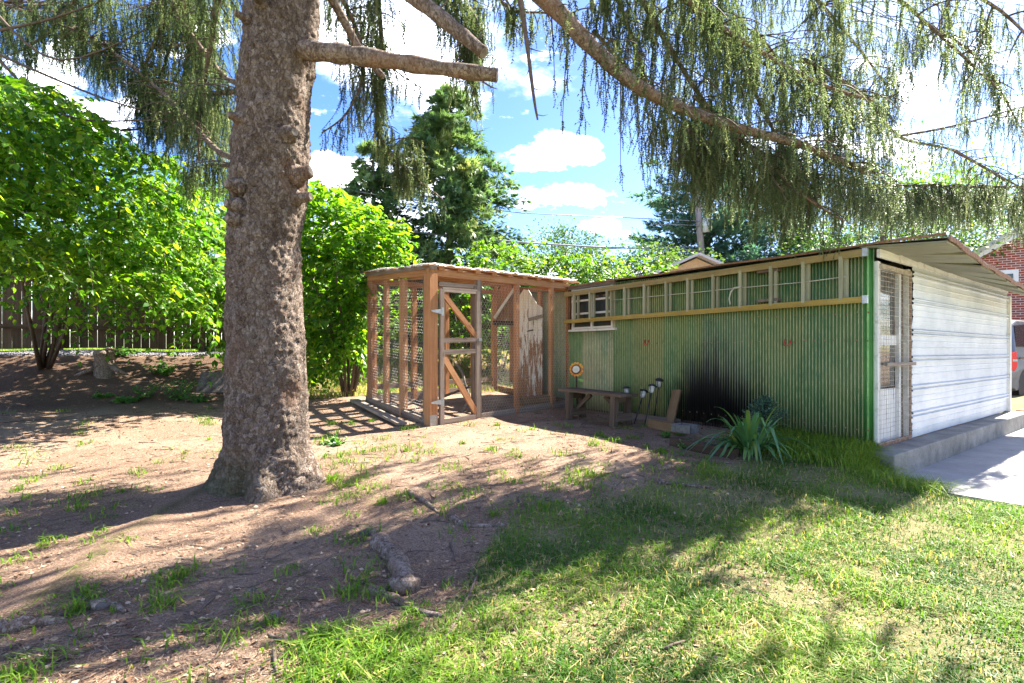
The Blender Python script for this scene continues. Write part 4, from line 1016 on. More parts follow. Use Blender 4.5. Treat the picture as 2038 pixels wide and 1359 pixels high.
# round bush behind the trunk
b2 = Vector((-2.9, 9.55, g1(-2.9, 9.55))); stems = []
for k in range(7):
    an = k * .9; e = b2 + Vector((math.cos(an) * .7, math.sin(an) * .4, 1.9 + .3 * (k % 3))); stems.append([b2 + Vector((math.cos(an) * .08, math.sin(an) * .08, -.02)), b2.lerp(e, .5) + Vector((0, 0, .2)), e])
poly = [(590, 380), (640, 362), (700, 385), (760, 415), (805, 450), (815, 500), (790, 545), (745, 560), (735, 640), (725, 700), (700, 745), (640, 760), (590, 740)]
q = pick(poly, 620); st = Wn(q[:, 0], q[:, 1], 9.5 + rng.uniform(-.55, .8, len(q))); dv = np.column_stack(((q[:, 0] - 690) / 110, rng.normal(-.4, .4, len(q)), (520 - q[:, 1]) / 300 + .2)) + rng.normal(0, .35, (len(q), 3))
st -= nrm(dv) * .2
shrub('round_bush', 'dense bright green bush growing between the spruce trunk and the chicken run', b2, stems, st, dv, rng.uniform(.3, .55, len(q)), 7, .13, M_['shrubleaf'], 0, .03, .35)

b5 = Vector((-5.0, 10.9, g1(-5.0, 10.9))); poly = [(270, 430), (330, 370), (450, 380), (560, 350), (620, 400), (620, 560), (560, 640), (450, 620), (300, 560)]  # bush added to throw shade on the bank, partly hidden by the trunk
q = pick(poly, 520); st = Wn(q[:, 0], q[:, 1], 10.3 + rng.uniform(-1.0, 1.0, len(q))); dv = rng.normal(0, .5, (len(q), 3)) + np.array((.1, -.5, .3))
shrub('shade_bush', 'leafy bush added against the fence to shade the bank, half hidden behind the spruce trunk', b5, [[b5 + Vector((dx, 0, -.05)), b5 + Vector((dx * 1.5, -.1, 1.2)), b5 + Vector((dx * 2, -.2, 2.4))] for dx in (-.6, -.2, .2, .6)], st, dv, rng.uniform(.4, .75, len(q)), 8, .125, M_['shrubleaf'], 0, .03, .4)

# vine-covered hedge beyond the run, and leafy saplings on the slope behind it
b3 = Vector((1.0, 13.6, g1(1.0, 13.6)))
poly = [(880, 535), (930, 505), (1000, 495), (1080, 500), (1160, 515), (1250, 520), (1330, 545), (1330, 600), (1100, 640), (880, 600)]
q = pick(poly, 520); st = Wn(q[:, 0], q[:, 1], 13.2 + rng.uniform(-.5, .8, len(q))); dv = rng.normal(0, .5, (len(q), 3)) + np.array((0, -.4, .45))
shrub('vine_hedge', 'yellow-green vine hedge rising above the roof of the chicken run', b3, [[b3 + Vector((dx, 0, -.05)), b3 + Vector((dx * 1.2, .1, 1.0)), b3 + Vector((dx * 1.3, 0, 2.2))] for dx in (-2, -1.2, -.4, .5, 1.3, 2.2)], st, dv, rng.uniform(.35, .7, len(q)), 7, .13, M_['brightleaf'], 0, .03, .4, 'hedge')
b4 = Vector((-1.3, 12.6, g1(-1.3, 12.6)))
poly = [(745, 620), (800, 560), (880, 590), (960, 580), (1030, 600), (1030, 700), (960, 720), (860, 690), (760, 760), (745, 700)]
q = pick(poly, 300); st = Wn(q[:, 0], q[:, 1], 12.2 + rng.uniform(-.6, 1.0, len(q))); dv = rng.normal(0, .5, (len(q), 3)) + np.array((0, -.4, .2))
shrub('slope_sapling', 'leafy sapling thicket on the slope seen through the wire of the run', b4, [[b4 + Vector((dx, 0, -.05)), b4 + Vector((dx * 1.2, .0, .8)), b4 + Vector((dx * 1.4, 0, 1.5))] for dx in (-1, -.3, .5, 1.1)], st, dv, rng.uniform(.3, .55, len(q)), 7, .11, M_['brightleaf'], 0, .02, .4)

# ------------------------------------------------------------------ the old spruce
TC = [(985, 536, 108), (968, 536, 101), (943, 537, 94), (915, 534, 87), (880, 531, 81), (830, 530, 78), (750, 529, 76), (600, 525, 72), (480, 522, 70), (400, 532, 73), (300, 538, 73), (200, 543, 68), (100, 554, 71), (0, 558, 71), (-200, 566, 66), (-600, 580, 56)]
TD = 4.62
spr = empty('spruce_tree', W(536, 968, TD), 'huge old spruce with rough trunk, cut limbs and long weeping needle sprays', 'tree')


def trunk():
    ys = np.array([t[0] for t in TC][::-1], float); cx_ = np.array([t[1] for t in TC][::-1], float); hw = np.array([t[2] for t in TC][::-1], float)
    zs = np.concatenate((np.linspace(-.35, 4.6, 420), np.linspace(4.7, 13, 60))); nA = 132; V = np.zeros((len(zs), nA, 3)); th = np.linspace(0, 2 * np.pi, nA, endpoint=False)
    for i, z in enumerate(zs):
        py = HY - (z - CAMZ) * F / TD; x = (np.interp(py, ys, cx_) - CX) / F * TD; r = np.interp(py, ys, hw) / F * TD
        if z > 4.6: r = .27 * max(.05, 1 - (z - 4.6) / 9)
        fl = max(0, (.25 - z) / .5); lob = 1 + fl * (.17 * np.cos(5 * th + .6) + .12 * np.cos(3 * th + 2.) + .08 * np.cos(9 * th))
        V[i, :, 0] = x + r * lob * np.cos(th); V[i, :, 1] = TD + .03 + r * lob * np.sin(th) * 1.0; V[i, :, 2] = z
    C = V.mean(1, keepdims=True); Nn = nrm(V - C)
    k = 0; disp = np.zeros((len(zs), nA))
    for i in range(420):
        for j in range(nA):
            if th[j] < 2.9 and th[j] > .25: continue
            p = V[i, j]; q_ = Vector((p[0] * 40, p[1] * 40, p[2] * 22))
            wv = mnoise.noise_vector(Vector((p[0] * 8, p[1] * 8, p[2] * 6))); d_, _ = mnoise.voronoi(q_ + wv * .9)
            disp[i, j] = .007 * min(1., (d_[1] - d_[0]) * 2.2) + .004 * mnoise.cell(q_ + wv * .9) + .014 * mnoise.noise(Vector((p[0] * 38, p[1] * 38, p[2] * 20))) + .010 * mnoise.noise(Vector((p[0] * 80, p[1] * 80, p[2] * 50))) + .022 * mnoise.noise(Vector(p) * 5)
    V += Nn * (disp[..., None] - .008); n = nA
    i = np.arange(len(zs) - 1)[:, None] * n; j = np.arange(n)[None, :]; j2 = (j + 1) % n
    f = np.stack((i + j, i + j2, i + n + j2, i + n + j), -1).reshape(-1, 4)
    link('trunk', mesh_np('trunk', V.reshape(-1, 3), f, None, True), M_['bark'], spr)


trunk()


def limb(pts, r0, r1, name='limb', mat='limb', n=10, steps=5, cut=False, jit=.3):
    P = [Vector(p) for p in pts]; out = []
    for i in range(len(P) - 1):
        p0 = P[max(i - 1, 0)]; p1 = P[i]; p2 = P[i + 1]; p3 = P[min(i + 2, len(P) - 1)]
        for s_ in range(steps):
            t = s_ / steps; out.append(.5 * ((2 * p1) + (p2 - p0) * t + (2 * p0 - 5 * p1 + 4 * p2 - p3) * t * t + (3 * p1 - p0 - 3 * p2 + p3) * t ** 3))
    out.append(P[-1]); m = len(out); rad = [(r0 + (r1 - r0) * i / (m - 1)) * (1 + .12 * math.sin(i * 1.9) * jit + .1 * random.uniform(-1, 1) * jit) for i in range(m)]
    mb = MB(); mb.tube(out, rad, n); o = mb.build(name, M_[mat], spr, True)
    if cut:
        d = (out[-1] - out[-2]).normalized(); x = d.orthogonal().normalized(); mb = MB(); mb.lathe(((.001, .003), (r1 * .93, .002), (r1 * .97, -.01)), out[-1], 14, Matrix((x, d.cross(x), d)).transposed()); mb.build('cut_face', M_['cutwood'], o)
    return out


# cut limbs
limb([W(560, 95, 4.6), W(640, 103, 4.45), W(720, 112, 4.4), W(850, 132, 4.33), W(990, 150, 4.28)], .088, .052, n=14, cut=True, jit=.8)
limb([W(575, -170, 4.6), W(700, -90, 4.35), W(822, -8, 4.2), W(890, 45, 4.12), W(963, 105, 4.05)], .08, .046, n=12, cut=True, jit=.8)
limb([W(590, -120, 4.7), W(665, 5, 4.9), W(715, 95, 5.0), W(763, 153, 5.05)], .05, .026, n=9, cut=True)
limb([W(1010, -160, 4.4), W(1036, 0, 4.4), W(1048, 80, 4.4), W(1062, 190, 4.38), W(1070, 238, 4.37)], .028, .008, 'dead_branch', 'twig', 7)
for (px, py, d), (dx, dy, dz), r in (((700, 100, 4.40), (.05, -.1, .12), .012), ((800, 135, 4.34), (.06, -.05, -.10), .010), ((905, 132, 4.3), (.04, -.04, .09), .009), ((960, 162, 4.28), (.12, .0, -.06), .008), ((870, 20, 4.15), (.10, -.05, .06), .010), ((920, 78, 4.1), (-.06, -.04, -.09), .009), ((940, 80, 4.08), (.09, .0, .05), .008),
                                 ((1041, 40, 4.4), (-.05, 0, -.12), .005), ((1050, 95, 4.4), (.16, .02, -.02), .005), ((1055, 130, 4.39), (-.03, 0, -.08), .005), ((1060, 175, 4.38), (.07, 0, -.01), .004), ((1068, 228, 4.37), (.09, 0, .0), .004), ((1044, 60, 4.4), (.10, 0, -.06), .004)):
    a_ = W(px, py, d); v_ = Vector((dx, dy, dz)); mb = MB(); mb.tube([a_, a_ + v_ * .6 + Vector((0, 0, -.01)), a_ + v_], [r, r * .7, r * .25], 6); mb.build('twig_stub', M_['twig'], spr, True)
# branch stubs and knots on the trunk
for px, py, dx, dz, r, ln_ in ((549, 45, -.1, .0, .045, .10), (515, 72, -.5, .1, .035, .07), (498, 258, -.6, 0, .04, .05), (596, 285, .5, 0, .06, .06), (618, 352, 1.0, .15, .075, .09), (612, 398, .9, .0, .055, .10), (496, 388, -.4, 0, .055, .05), (496, 425, -.5, .0, .05, .05), (555, 5, .2, .1, .055, .08), (492, 450, -.5, -.1, .05, .03)):
    zz = CAMZ + (HY - py) / F * TD; yy = [t[0] for t in TC][::-1]; cxp = np.interp(py, yy, [t[1] for t in TC][::-1]); hw = np.interp(py, yy, [t[2] for t in TC][::-1])
    s_ = np.clip((px - cxp) / hw, -.97, .97); an = -math.acos(s_); r_ = hw / F * TD
    c = Vector(((cxp - CX) / F * TD + r_ * math.cos(an), TD + r_ * math.sin(an), zz)); d = Vector((math.cos(an), math.sin(an), dz)).normalized()
    x = d.orthogonal().normalized(); Mr = Matrix((x, d.cross(x), d)).transposed(); mb = MB(); r *= .72; mb.lathe(((r * 2.4, -.06), (r * 1.7, -.012), (r * 1.2, .015), (r * 1.0, ln_), (r * .8, ln_ + .006)), c, 14, Mr); o = mb.build('stub', M_['bark'], spr, True)
    mb = MB(); mb.lathe(((r * .78, ln_ + .002), (r * .6, ln_ + .010), (.001, ln_ + .006)), c, 12, Mr); mb.build('cut_face', M_['cutwood'], o)


def strand_template(Ln, seed, step=.018, per=3, nl=.027, w=.0062):
    r = np.random.default_rng(seed); n = int(Ln / step); t = np.linspace(0, 1, n); sx, sy = r.normal(0, .10, 2) * Ln; wig = .012 * np.sin(t * 9 + r.uniform(0, 6))
    P = np.column_stack((sx * t ** 2 + wig, sy * t ** 2, -Ln * t)); V = []; F_ = []
    for i in range(n):
        for k in range(per):
            a = r.uniform(0, 2 * np.pi); d = np.array((math.cos(a) * .85, math.sin(a) * .85, -.55)); s_ = np.array((-math.sin(a), math.cos(a), 0)) * w; L_ = nl * r.uniform(.7, 1.2) * (1 - .3 * t[i]); b = len(V)
            V += [P[i] - s_, P[i] + s_, P[i] + d * L_]; F_.append((b, b + 1, b + 2))
    for k in range(int(Ln / .085)):
        i = r.integers(2, max(3, n - 6)); a = r.uniform(0, 2 * np.pi); sh = np.array((math.cos(a) * .62, math.sin(a) * .62, -.78)); l2 = r.uniform(.04, .11); m2 = max(3, int(l2 / (step * 1.15)))
        for q in range(m2):
            p = P[i] + sh * l2 * q / m2 + np.array((0, 0, -.25)) * l2 * (q / m2) ** 2
            for kk in range(2):
                a2 = r.uniform(0, 2 * np.pi); d = np.array((math.cos(a2) * .85, math.sin(a2) * .85, -.5)); s_ = np.array((-math.sin(a2), math.cos(a2), 0)) * w; b = len(V); V += [p - s_, p + s_, p + d * nl * .9 * r.uniform(.7, 1.1)]; F_.append((b, b + 1, b + 2))
    ks = np.linspace(0, n - 1, 6).astype(int)
    for ax in ((1, 0, 0), (0, 1, 0)):
        ax = np.array(ax) * .0022; b = len(V)
        for k in ks: V += [P[k] - ax, P[k] + ax]
        for q_ in range(5): i = b + 2 * q_; F_ += [(i, i + 1, i + 3), (i, i + 3, i + 2)]
    return np.array(V), np.array(F_)


TPL = {}
for ln_ in (.22, .36, .55):
    TPL[ln_] = [strand_template(ln_, int(ln_ * 100) + s_) for s_ in range(3)]
TPLC = [strand_template(.55, 90 + s_, .03, 3, .05, .011) for s_ in range(3)]
SV, SF, SR, SN = [], [], [], 0


def put_strands(pos, lens, coarse=False, tone=.5):
    global SN
    pos = np.asarray(pos); dk = rng.uniform(0, 1, len(pos)) < (.85 if not coarse else .8); pos = pos[dk]; lens = np.asarray(lens)[dk]; keys = [.55] if coarse else list(TPL); kk = np.array([min(keys, key=lambda q_: abs(q_ - l)) for l in lens]); var = rng.integers(0, 3, len(pos))
    for key in keys:
        for vi in range(3):
            sel = (kk == key) & (var == vi)
            if not sel.any(): continue
            tv, tf = (TPLC if coarse else TPL[key])[vi]; m = sel.sum(); a = rng.uniform(0, 2 * np.pi, m); c, s_ = np.cos(a), np.sin(a); o = np.zeros(m); l = np.ones(m)
            X = np.column_stack((c, s_, o)); Y = np.column_stack((-s_, c, o)); tl = rng.normal(0, .08, (m, 2)); Z = nrm(np.column_stack((tl, l)))
            v, f = scatter(tv, tf, pos[sel], X, Y, Z, lens[sel] / key); SV.append(v); SF.append(f + SN); SN += len(v)
            SR.append(np.repeat(np.clip(rng.normal(tone, .22, m), 0, 1), len(tv)))


TW = []
LP = []


def weep(pts, r0, r1, lat=.7, gap=.13, dens=1., lo=.2, hi=.6, s0=.0, coarse=False, tone=.5, latdroop=.5, bare=False, n=9, sgap=.062):
    """a limb that carries drooping side twigs hung with needle strands"""
    path = limb(pts, r0, r1, n=n); P = np.array([tuple(p) for p in path]); seg = np.linalg.norm(np.diff(P, axis=0), axis=1); cum = np.concatenate(([0], np.cumsum(seg))); tot = cum[-1]; LP.append(P[len(P) // 4:])
    if bare: return
    gap = gap * (.85 if not coarse else 1.1); s_ = np.arange(s0 * tot, tot, gap); s_ = s_ + rng.uniform(-.03, .03, len(s_)); pos = []; ln_ = []
    for q_, sv in enumerate(s_):
        c = np.array([np.interp(sv, cum, P[:, k]) for k in range(3)]); c2 = np.array([np.interp(min(sv + .1, tot), cum, P[:, k]) for k in range(3)]); t = nrm((c2 - c)[None])[0]; sd = nrm(np.cross(t, (0, 0, 1))[None])[0] * (1 if q_ % 2 else -1)
        L_ = lat * rng.uniform(.45, 1.15) * (1 - .45 * sv / tot); d = nrm((sd + t * rng.uniform(.1, .8) + np.array((0, 0, rng.uniform(-.1, .35))))[None])[0]; k = 8; tt = np.linspace(0, 1, k)
        tw = c + L_ * (tt[:, None] * d + (tt ** 2)[:, None] * np.array((0, 0, -latdroop * rng.uniform(.6, 1.6)))); TW.append(tw)
        ns = max(2, int(L_ / sgap * dens)); u = rng.uniform(.08, 1, ns); pos += [np.array([np.interp(x, tt, tw[:, j]) for j in range(3)]) for x in u]; ln_ += list(rng.uniform(lo, hi, ns) * (1 - .25 * u))
        if rng.random() < .6: pos.append(c); ln_.append(rng.uniform(lo, hi))
    put_strands(np.array(pos), np.array(ln_), coarse, tone)


# the great limb to the right and its neighbours (pixel column, row, distance)
weep([W(600, -330, 4.62), W(850, -190, 4.5), W(1075, -10, 4.5), (W(1180, 95, 4.6)), W(1260, 165, 4.7), W(1350, 212, 4.85), W(1460, 252, 5.0), W(1600, 290, 5.2), W(1730, 345, 5.35)], .085, .03, lat=.85, gap=.12, s0=.42, dens=.75, n=12, hi=.5)
weep([W(1150, -200, 5.0), W(1260, -30, 5.1), W(1330, 90, 5.2), W(1400, 200, 5.3), W(1480, 300, 5.4), W(1560, 380, 5.4)], .034, .010, lat=.7, gap=.10, s0=.1, dens=1.2, hi=.75)
weep([W(1250, -150, 4.9), W(1370, 0, 5.0), W(1500, 95, 5.0), W(1640, 170, 5.0), W(1740, 200, 5.0)], .034, .012, lat=.8, gap=.10, s0=.1, dens=1.1, hi=.7)
weep([W(1400, -220, 5.6), W(1560, -70, 6.2), W(1680, 60, 6.8), W(1780, 190, 7.2)], .03, .010, lat=.7, gap=.11, s0=.1, dens=1.0, hi=.7)
weep([W(1500, -250, 4.2), W(1700, -80, 4.2), W(1860, 60, 4.2), W(1990, 180, 4.2)], .022, .007, lat=.55, gap=.15, s0=.1, dens=.7, hi=.5)
weep([W(1700, -220, 3.8), W(1850, -60, 3.8), W(1990, 20, 3.8), W(2100, 130, 3.8)], .018, .006, lat=.5, gap=.16, s0=.1, dens=.7)
weep([W(1380, 190, 5.3), W(1500, 300, 5.5), W(1600, 390, 5.6), W(1680, 440, 5.6)], .022, .008, lat=.5, gap=.12, dens=.8, hi=.45)
weep([W(1420, 240, 5.6), W(1560, 330, 6.2), W(1700, 365, 6.9), W(1850, 370, 7.5), W(2060, 372, 7.9)], .03, .014, lat=.5, gap=.08, dens=1.3, lo=.25, hi=.6)
weep([W(1600, 120, 5.8), W(1720, 190, 6.8), W(1790, 272, 7.4), W(1900, 300, 7.7), W(2000, 360, 7.8)], .03, .01, lat=.45, gap=.11, dens=1.0, s0=.2)
weep([W(1780, 272, 7.4), W(1900, 250, 7.5), W(2060, 205, 7.6)], .02, .008, lat=.35, gap=.12, dens=.7, hi=.3)
weep([W(1180, -120, 5.3), W(1230, 0, 5.4), W(1270, 110, 5.5), W(1290, 180, 5.5)], .03, .008, lat=.45, gap=.11, dens=1.0, hi=.6)
weep([W(1320, -160, 5.8), W(1400, 0, 5.9), W(1480, 140, 6.0), W(1540, 260, 6.0), W(1620, 400, 6.0)], .035, .01, lat=.6, gap=.10, dens=1.2, hi=.7)
weep([W(1830, 40, 7.0), W(1950, 120, 7.0), W(2050, 290, 7.0)], .02, .006, lat=.4, gap=.11, dens=.9, hi=.5)
weep([W(1900, 300, 7.0), W(1990, 350, 7.0), W(2080, 400, 7.0)], .02, .006, lat=.4, gap=.10, dens=.9, hi=.45)
weep([W(1330, 200, 5.6), W(1420, 300, 5.9), W(1480, 370, 6.0), W(1560, 400, 6.0)], .018, .007, lat=.6, gap=.12, dens=.8, hi=.6)
weep([W(1600, 290, 5.3), W(1700, 350, 6.0), W(1780, 400, 6.4)], .02, .007, lat=.6, gap=.08, dens=1.2, hi=.6)
weep([W(1500, 60, 5.6), W(1600, 180, 6.2), W(1680, 290, 6.6), W(1760, 360, 6.8)], .022, .007, lat=.7, gap=.12, dens=.85, hi=.6)
weep([W(1180, 60, 5.2), W(1300, 190, 5.3), W(1400, 290, 5.4)], .02, .007, lat=.7, gap=.12, dens=.85, hi=.6)
weep([W(1280, -100, 5.6), W(1420, 60, 5.8), W(1560, 150, 5.9), W(1700, 240, 5.9)], .025, .008, lat=.8, gap=.09, dens=1.2, hi=.7)
weep([W(1700, 400, 7.2), W(1800, 390, 7.6), W(1900, 395, 7.8), W(2060, 400, 7.8)], .018, .008, lat=.5, gap=.09, dens=1.2, hi=.5)
# sprays hanging beyond the cut limbs
weep([W(600, -150, 5.0), W(660, -40, 5.3), W(710, 60, 5.5), W(722, 150, 5.6), W(690, 225, 5.5), W(640, 265, 5.4)], .03, .006, lat=.42, gap=.10, dens=1.0, s0=.2, hi=.5)
weep([W(640, -150, 5.4), W(740, -30, 5.8), W(760, 110, 6.0), W(750, 250, 6.0), W(800, 330, 6.0), W(880, 395, 6.0)], .035, .006, lat=.38, gap=.10, dens=1.1, s0=.15, hi=.5)
weep([W(640, -260, 5.4), W(800, -150, 5.8), W(900, -30, 6.0), W(935, 90, 6.1), W(945, 190, 6.1)], .04, .008, lat=.5, gap=.08, dens=1.3, s0=.25, hi=.6)
weep([W(740, 105, 5.9), W(800, 150, 5.9), W(840, 175, 5.9)], .012, .004, lat=.25, gap=.08, dens=.9, hi=.3)
weep([W(960, -60, 5.2), W(1010, 15, 5.2), W(1080, 25, 5.2), W(1130, 30, 5.2)], .016, .006, lat=.3, gap=.10, dens=.8, hi=.4)
# left and far-left boughs
weep([W(540, 60, 4.75), W(470, 165, 5.6), W(390, 80, 6.2), W(325, -20, 6.6)], .035, .014, lat=.5, gap=.12, dens=1.0, s0=.3, hi=.5)
weep([W(520, 300, 4.8), W(440, 305, 5.6), W(330, 190, 6.2), W(180, 75, 6.8), W(0, 5, 7.2)], .034, .012, lat=.6, gap=.14, dens=.8, s0=.25, hi=.45)
weep([W(530, -200, 4.8), W(400, -60, 5.6), W(330, 40, 6.2), W(290, 130, 6.6), W(270, 230, 6.8)], .05, .01, lat=.55, gap=.09, dens=1.2, s0=.2, tone=.35, hi=.6)
weep([W(520, -150, 4.8), W(440, -20, 5.4), W(420, 90, 5.7), W(400, 210, 5.9), W(395, 320, 6.0)], .045, .01, lat=.5, gap=.09, dens=1.2, s0=.25, tone=.4, hi=.6)
weep([W(500, -260, 4.8), W(250, -140, 5.8), W(150, 0, 6.6), W(90, 70, 7.0), W(20, 110, 7.2)], .05, .01, lat=.7, gap=.11, dens=1.0, s0=.25, tone=.4, hi=.5)
weep([W(480, 180, 5.4), W(360, 200, 6.4), W(300, 250, 6.8), W(240, 260, 7.0)], .03, .01, lat=.5, gap=.10, dens=1.0, tone=.35, hi=.6)
weep([W(470, 330, 5.6), W(420, 330, 6.5), W(380, 350, 7.0)], .025, .01, lat=.5, gap=.09, dens=1.1, tone=.3, hi=.5)
for pts in ([(0, 60), (110, 35), (230, -10)], [(-20, 100), (130, 230), (350, 235)], [(-20, 15), (120, 120), (330, 40)], [(-10, 105), (140, 170), (250, 210), (370, 235)]):
    limb([W(px, py, 6.3) for px, py in pts], .018, .006, 'bare_branch', 'twig', 6)
def curtain(poly, n, d0, d1, tone=.5, lo=.2, hi=.6, ns=(5, 13)):
    """thin drooping branchlets tied back to the nearest limb and hung with needle strands"""
    allp = np.concatenate(LP); q = pick(poly, n); E = Wn(q[:, 0], q[:, 1], rng.uniform(d0, d1, n)); pos = []; ln_ = []; tt = np.linspace(0, 1, 8)
    for e in E:
        w = allp - e; dist = np.linalg.norm(w * np.array((1, 1, 1.0)), axis=1) + np.where(w[:, 2] < -.05, 3., 0.); s_ = allp[np.argmin(dist)]; L_ = np.linalg.norm(e - s_)
        sag = np.array((rng.normal(0, .12), rng.normal(0, .12), rng.uniform(.05, .3))) * min(L_, 1.)
        tw = s_ + (e - s_) * tt[:, None] + sag * (4 * tt * (1 - tt))[:, None]; TW.append(tw)
        k = rng.integers(*ns); u = 1 - rng.uniform(0, min(.7, .5 / max(L_, .3)), k); pos += [np.array([np.interp(x, tt, tw[:, j]) for j in range(3)]) for x in u]; ln_ += list(rng.uniform(lo, hi, k))
    put_strands(np.array(pos) + rng.normal(0, .02, (len(pos), 3)), np.array(ln_), False, tone)


curtain([(1180, -20), (1560, -20), (1600, 420), (1500, 430), (1380, 400), (1290, 300), (1240, 180)], 95, 5.0, 8.0, .55)
curtain([(1250, 250), (1420, 300), (1420, 400), (1290, 330)], 26, 5.2, 6.2, .55)
curtain([(1430, 330), (1760, 380), (1760, 440), (1440, 440)], 42, 5.8, 7.8, .6, .2, .5)
curtain([(1540, -20), (1780, -20), (1800, 330), (1600, 300)], 55, 5.6, 8.0, .5)
curtain([(1760, 370), (2060, 360), (2060, 440), (1760, 430)], 60, 7.0, 8.0, .5)
curtain([(1780, -20), (2060, -20), (2060, 330), (1800, 240)], 42, 6.6, 7.8, .45)
curtain([(1000, -20), (1200, -20), (1230, 90), (1010, 30)], 14, 5.0, 5.6, .4, .15, .4)
curtain([(640, -20), (760, -20), (780, 200), (690, 220)], 34, 5.5, 6.4, .5)
curtain([(740, 220), (850, 290), (860, 350), (770, 330)], 20, 5.9, 6.3, .55, .2, .45)
curtain([(850, -20), (1000, -20), (980, 160), (890, 150)], 42, 5.9, 6.6, .5)
curtain([(0, -20), (480, -20), (470, 260), (360, 270), (150, 120), (0, 110)], 200, 6.2, 8.2, .38)
curtain([(230, 150), (470, 200), (460, 330), (330, 300)], 60, 6.4, 8.2, .22)
# crown above the frame: shades the yard
for k in range(18):
    an = k * 2.399; z = 5.0 + k * .40; L_ = 3.6 * (1 - k / 40) * random.uniform(.8, 1.1); c0 = Vector((-1.95, TD, z)); d = Vector((math.cos(an), math.sin(an), 0))
    if d.y < -.25 and k < 12 and d.x > -.2: continue
    weep([c0, c0 + d * L_ * .4 + UP * .05, c0 + d * L_ * .75 - UP * .30, c0 + d * L_ - UP * .75], .05, .012, lat=.8, gap=.22, s0=.2, dens=.36, lo=.35, hi=.7, coarse=True, n=7, latdroop=.4)
for px, py, d in ((1150, -420, 5.6), (1300, -330, 4.6), (900, -420, 6.5), (1060, -60, 8.8), (1250, -90, 9.2), (1450, -60, 8.6)):  # extra limbs mostly out of view, added to dapple the ground with shade
    e = W(px, py, d); c0 = Vector((-1.95, TD, min(e.z + 1.4, 8.5))); weep([c0, c0.lerp(e, .5) + UP * .2, c0.lerp(e, .8), e], .06, .012, lat=1.0, gap=.19, s0=.25, dens=.4, lo=.35, hi=.75, coarse=True, n=7)
link('needle_sprays', mesh_np('needle_sprays', np.concatenate(SV), np.concatenate(SF), np.concatenate(SR)), M_['needle'], spr)['kind'] = 'stuff'
V, F_ = thin_tubes(np.array(TW), .009, .003); link('twigs', mesh_np('twigs', V, F_), M_['twig'], spr)['kind'] = 'stuff'
# roots breaking the surface
for pts, r in (([(752, 1085), (785, 1118), (800, 1150), (806, 1180)], (.05, .055, .07, .06)), ([(740, 1180), (790, 1200), (830, 1222), (880, 1228)], (.025, .035, .03, .012)), ([(815, 983), (845, 1000), (872, 1022)], (.022, .022, .010)), ([(895, 1033), (930, 1048), (1005, 1048)], (.028, .02, .008)), ([(1310, 962), (1360, 968), (1425, 974)], (.02, .03, .012)),
               ([(535, 1268), (575, 1285), (615, 1305)], (.008, .016, .008)), ([(0, 1262), (60, 1250), (130, 1238)], (.04, .045, .015)), ([(670, 1290), (700, 1255), (705, 1235)], (.02, .03, .015)), ([(180, 1215), (215, 1205), (250, 1222)], (.03, .03, .01))):
    pp = [G(px, py, r_ * .3) for (px, py), r_ in zip(pts, r)]; limb(pp, r[0] * 1.15, r[-1], 'root', 'limb', 9, 5, jit=1.5)
c = G(805, 1172, .035); mb = MB(); mb.lathe(((.085, -.06), (.092, .0), (.085, .022), (.07, .016), (.03, .005), (.001, .0)), c, 18, Matrix.Rotation(-.35, 3, 'X')); mb.build('root_burl', M_['limb'], spr, True)

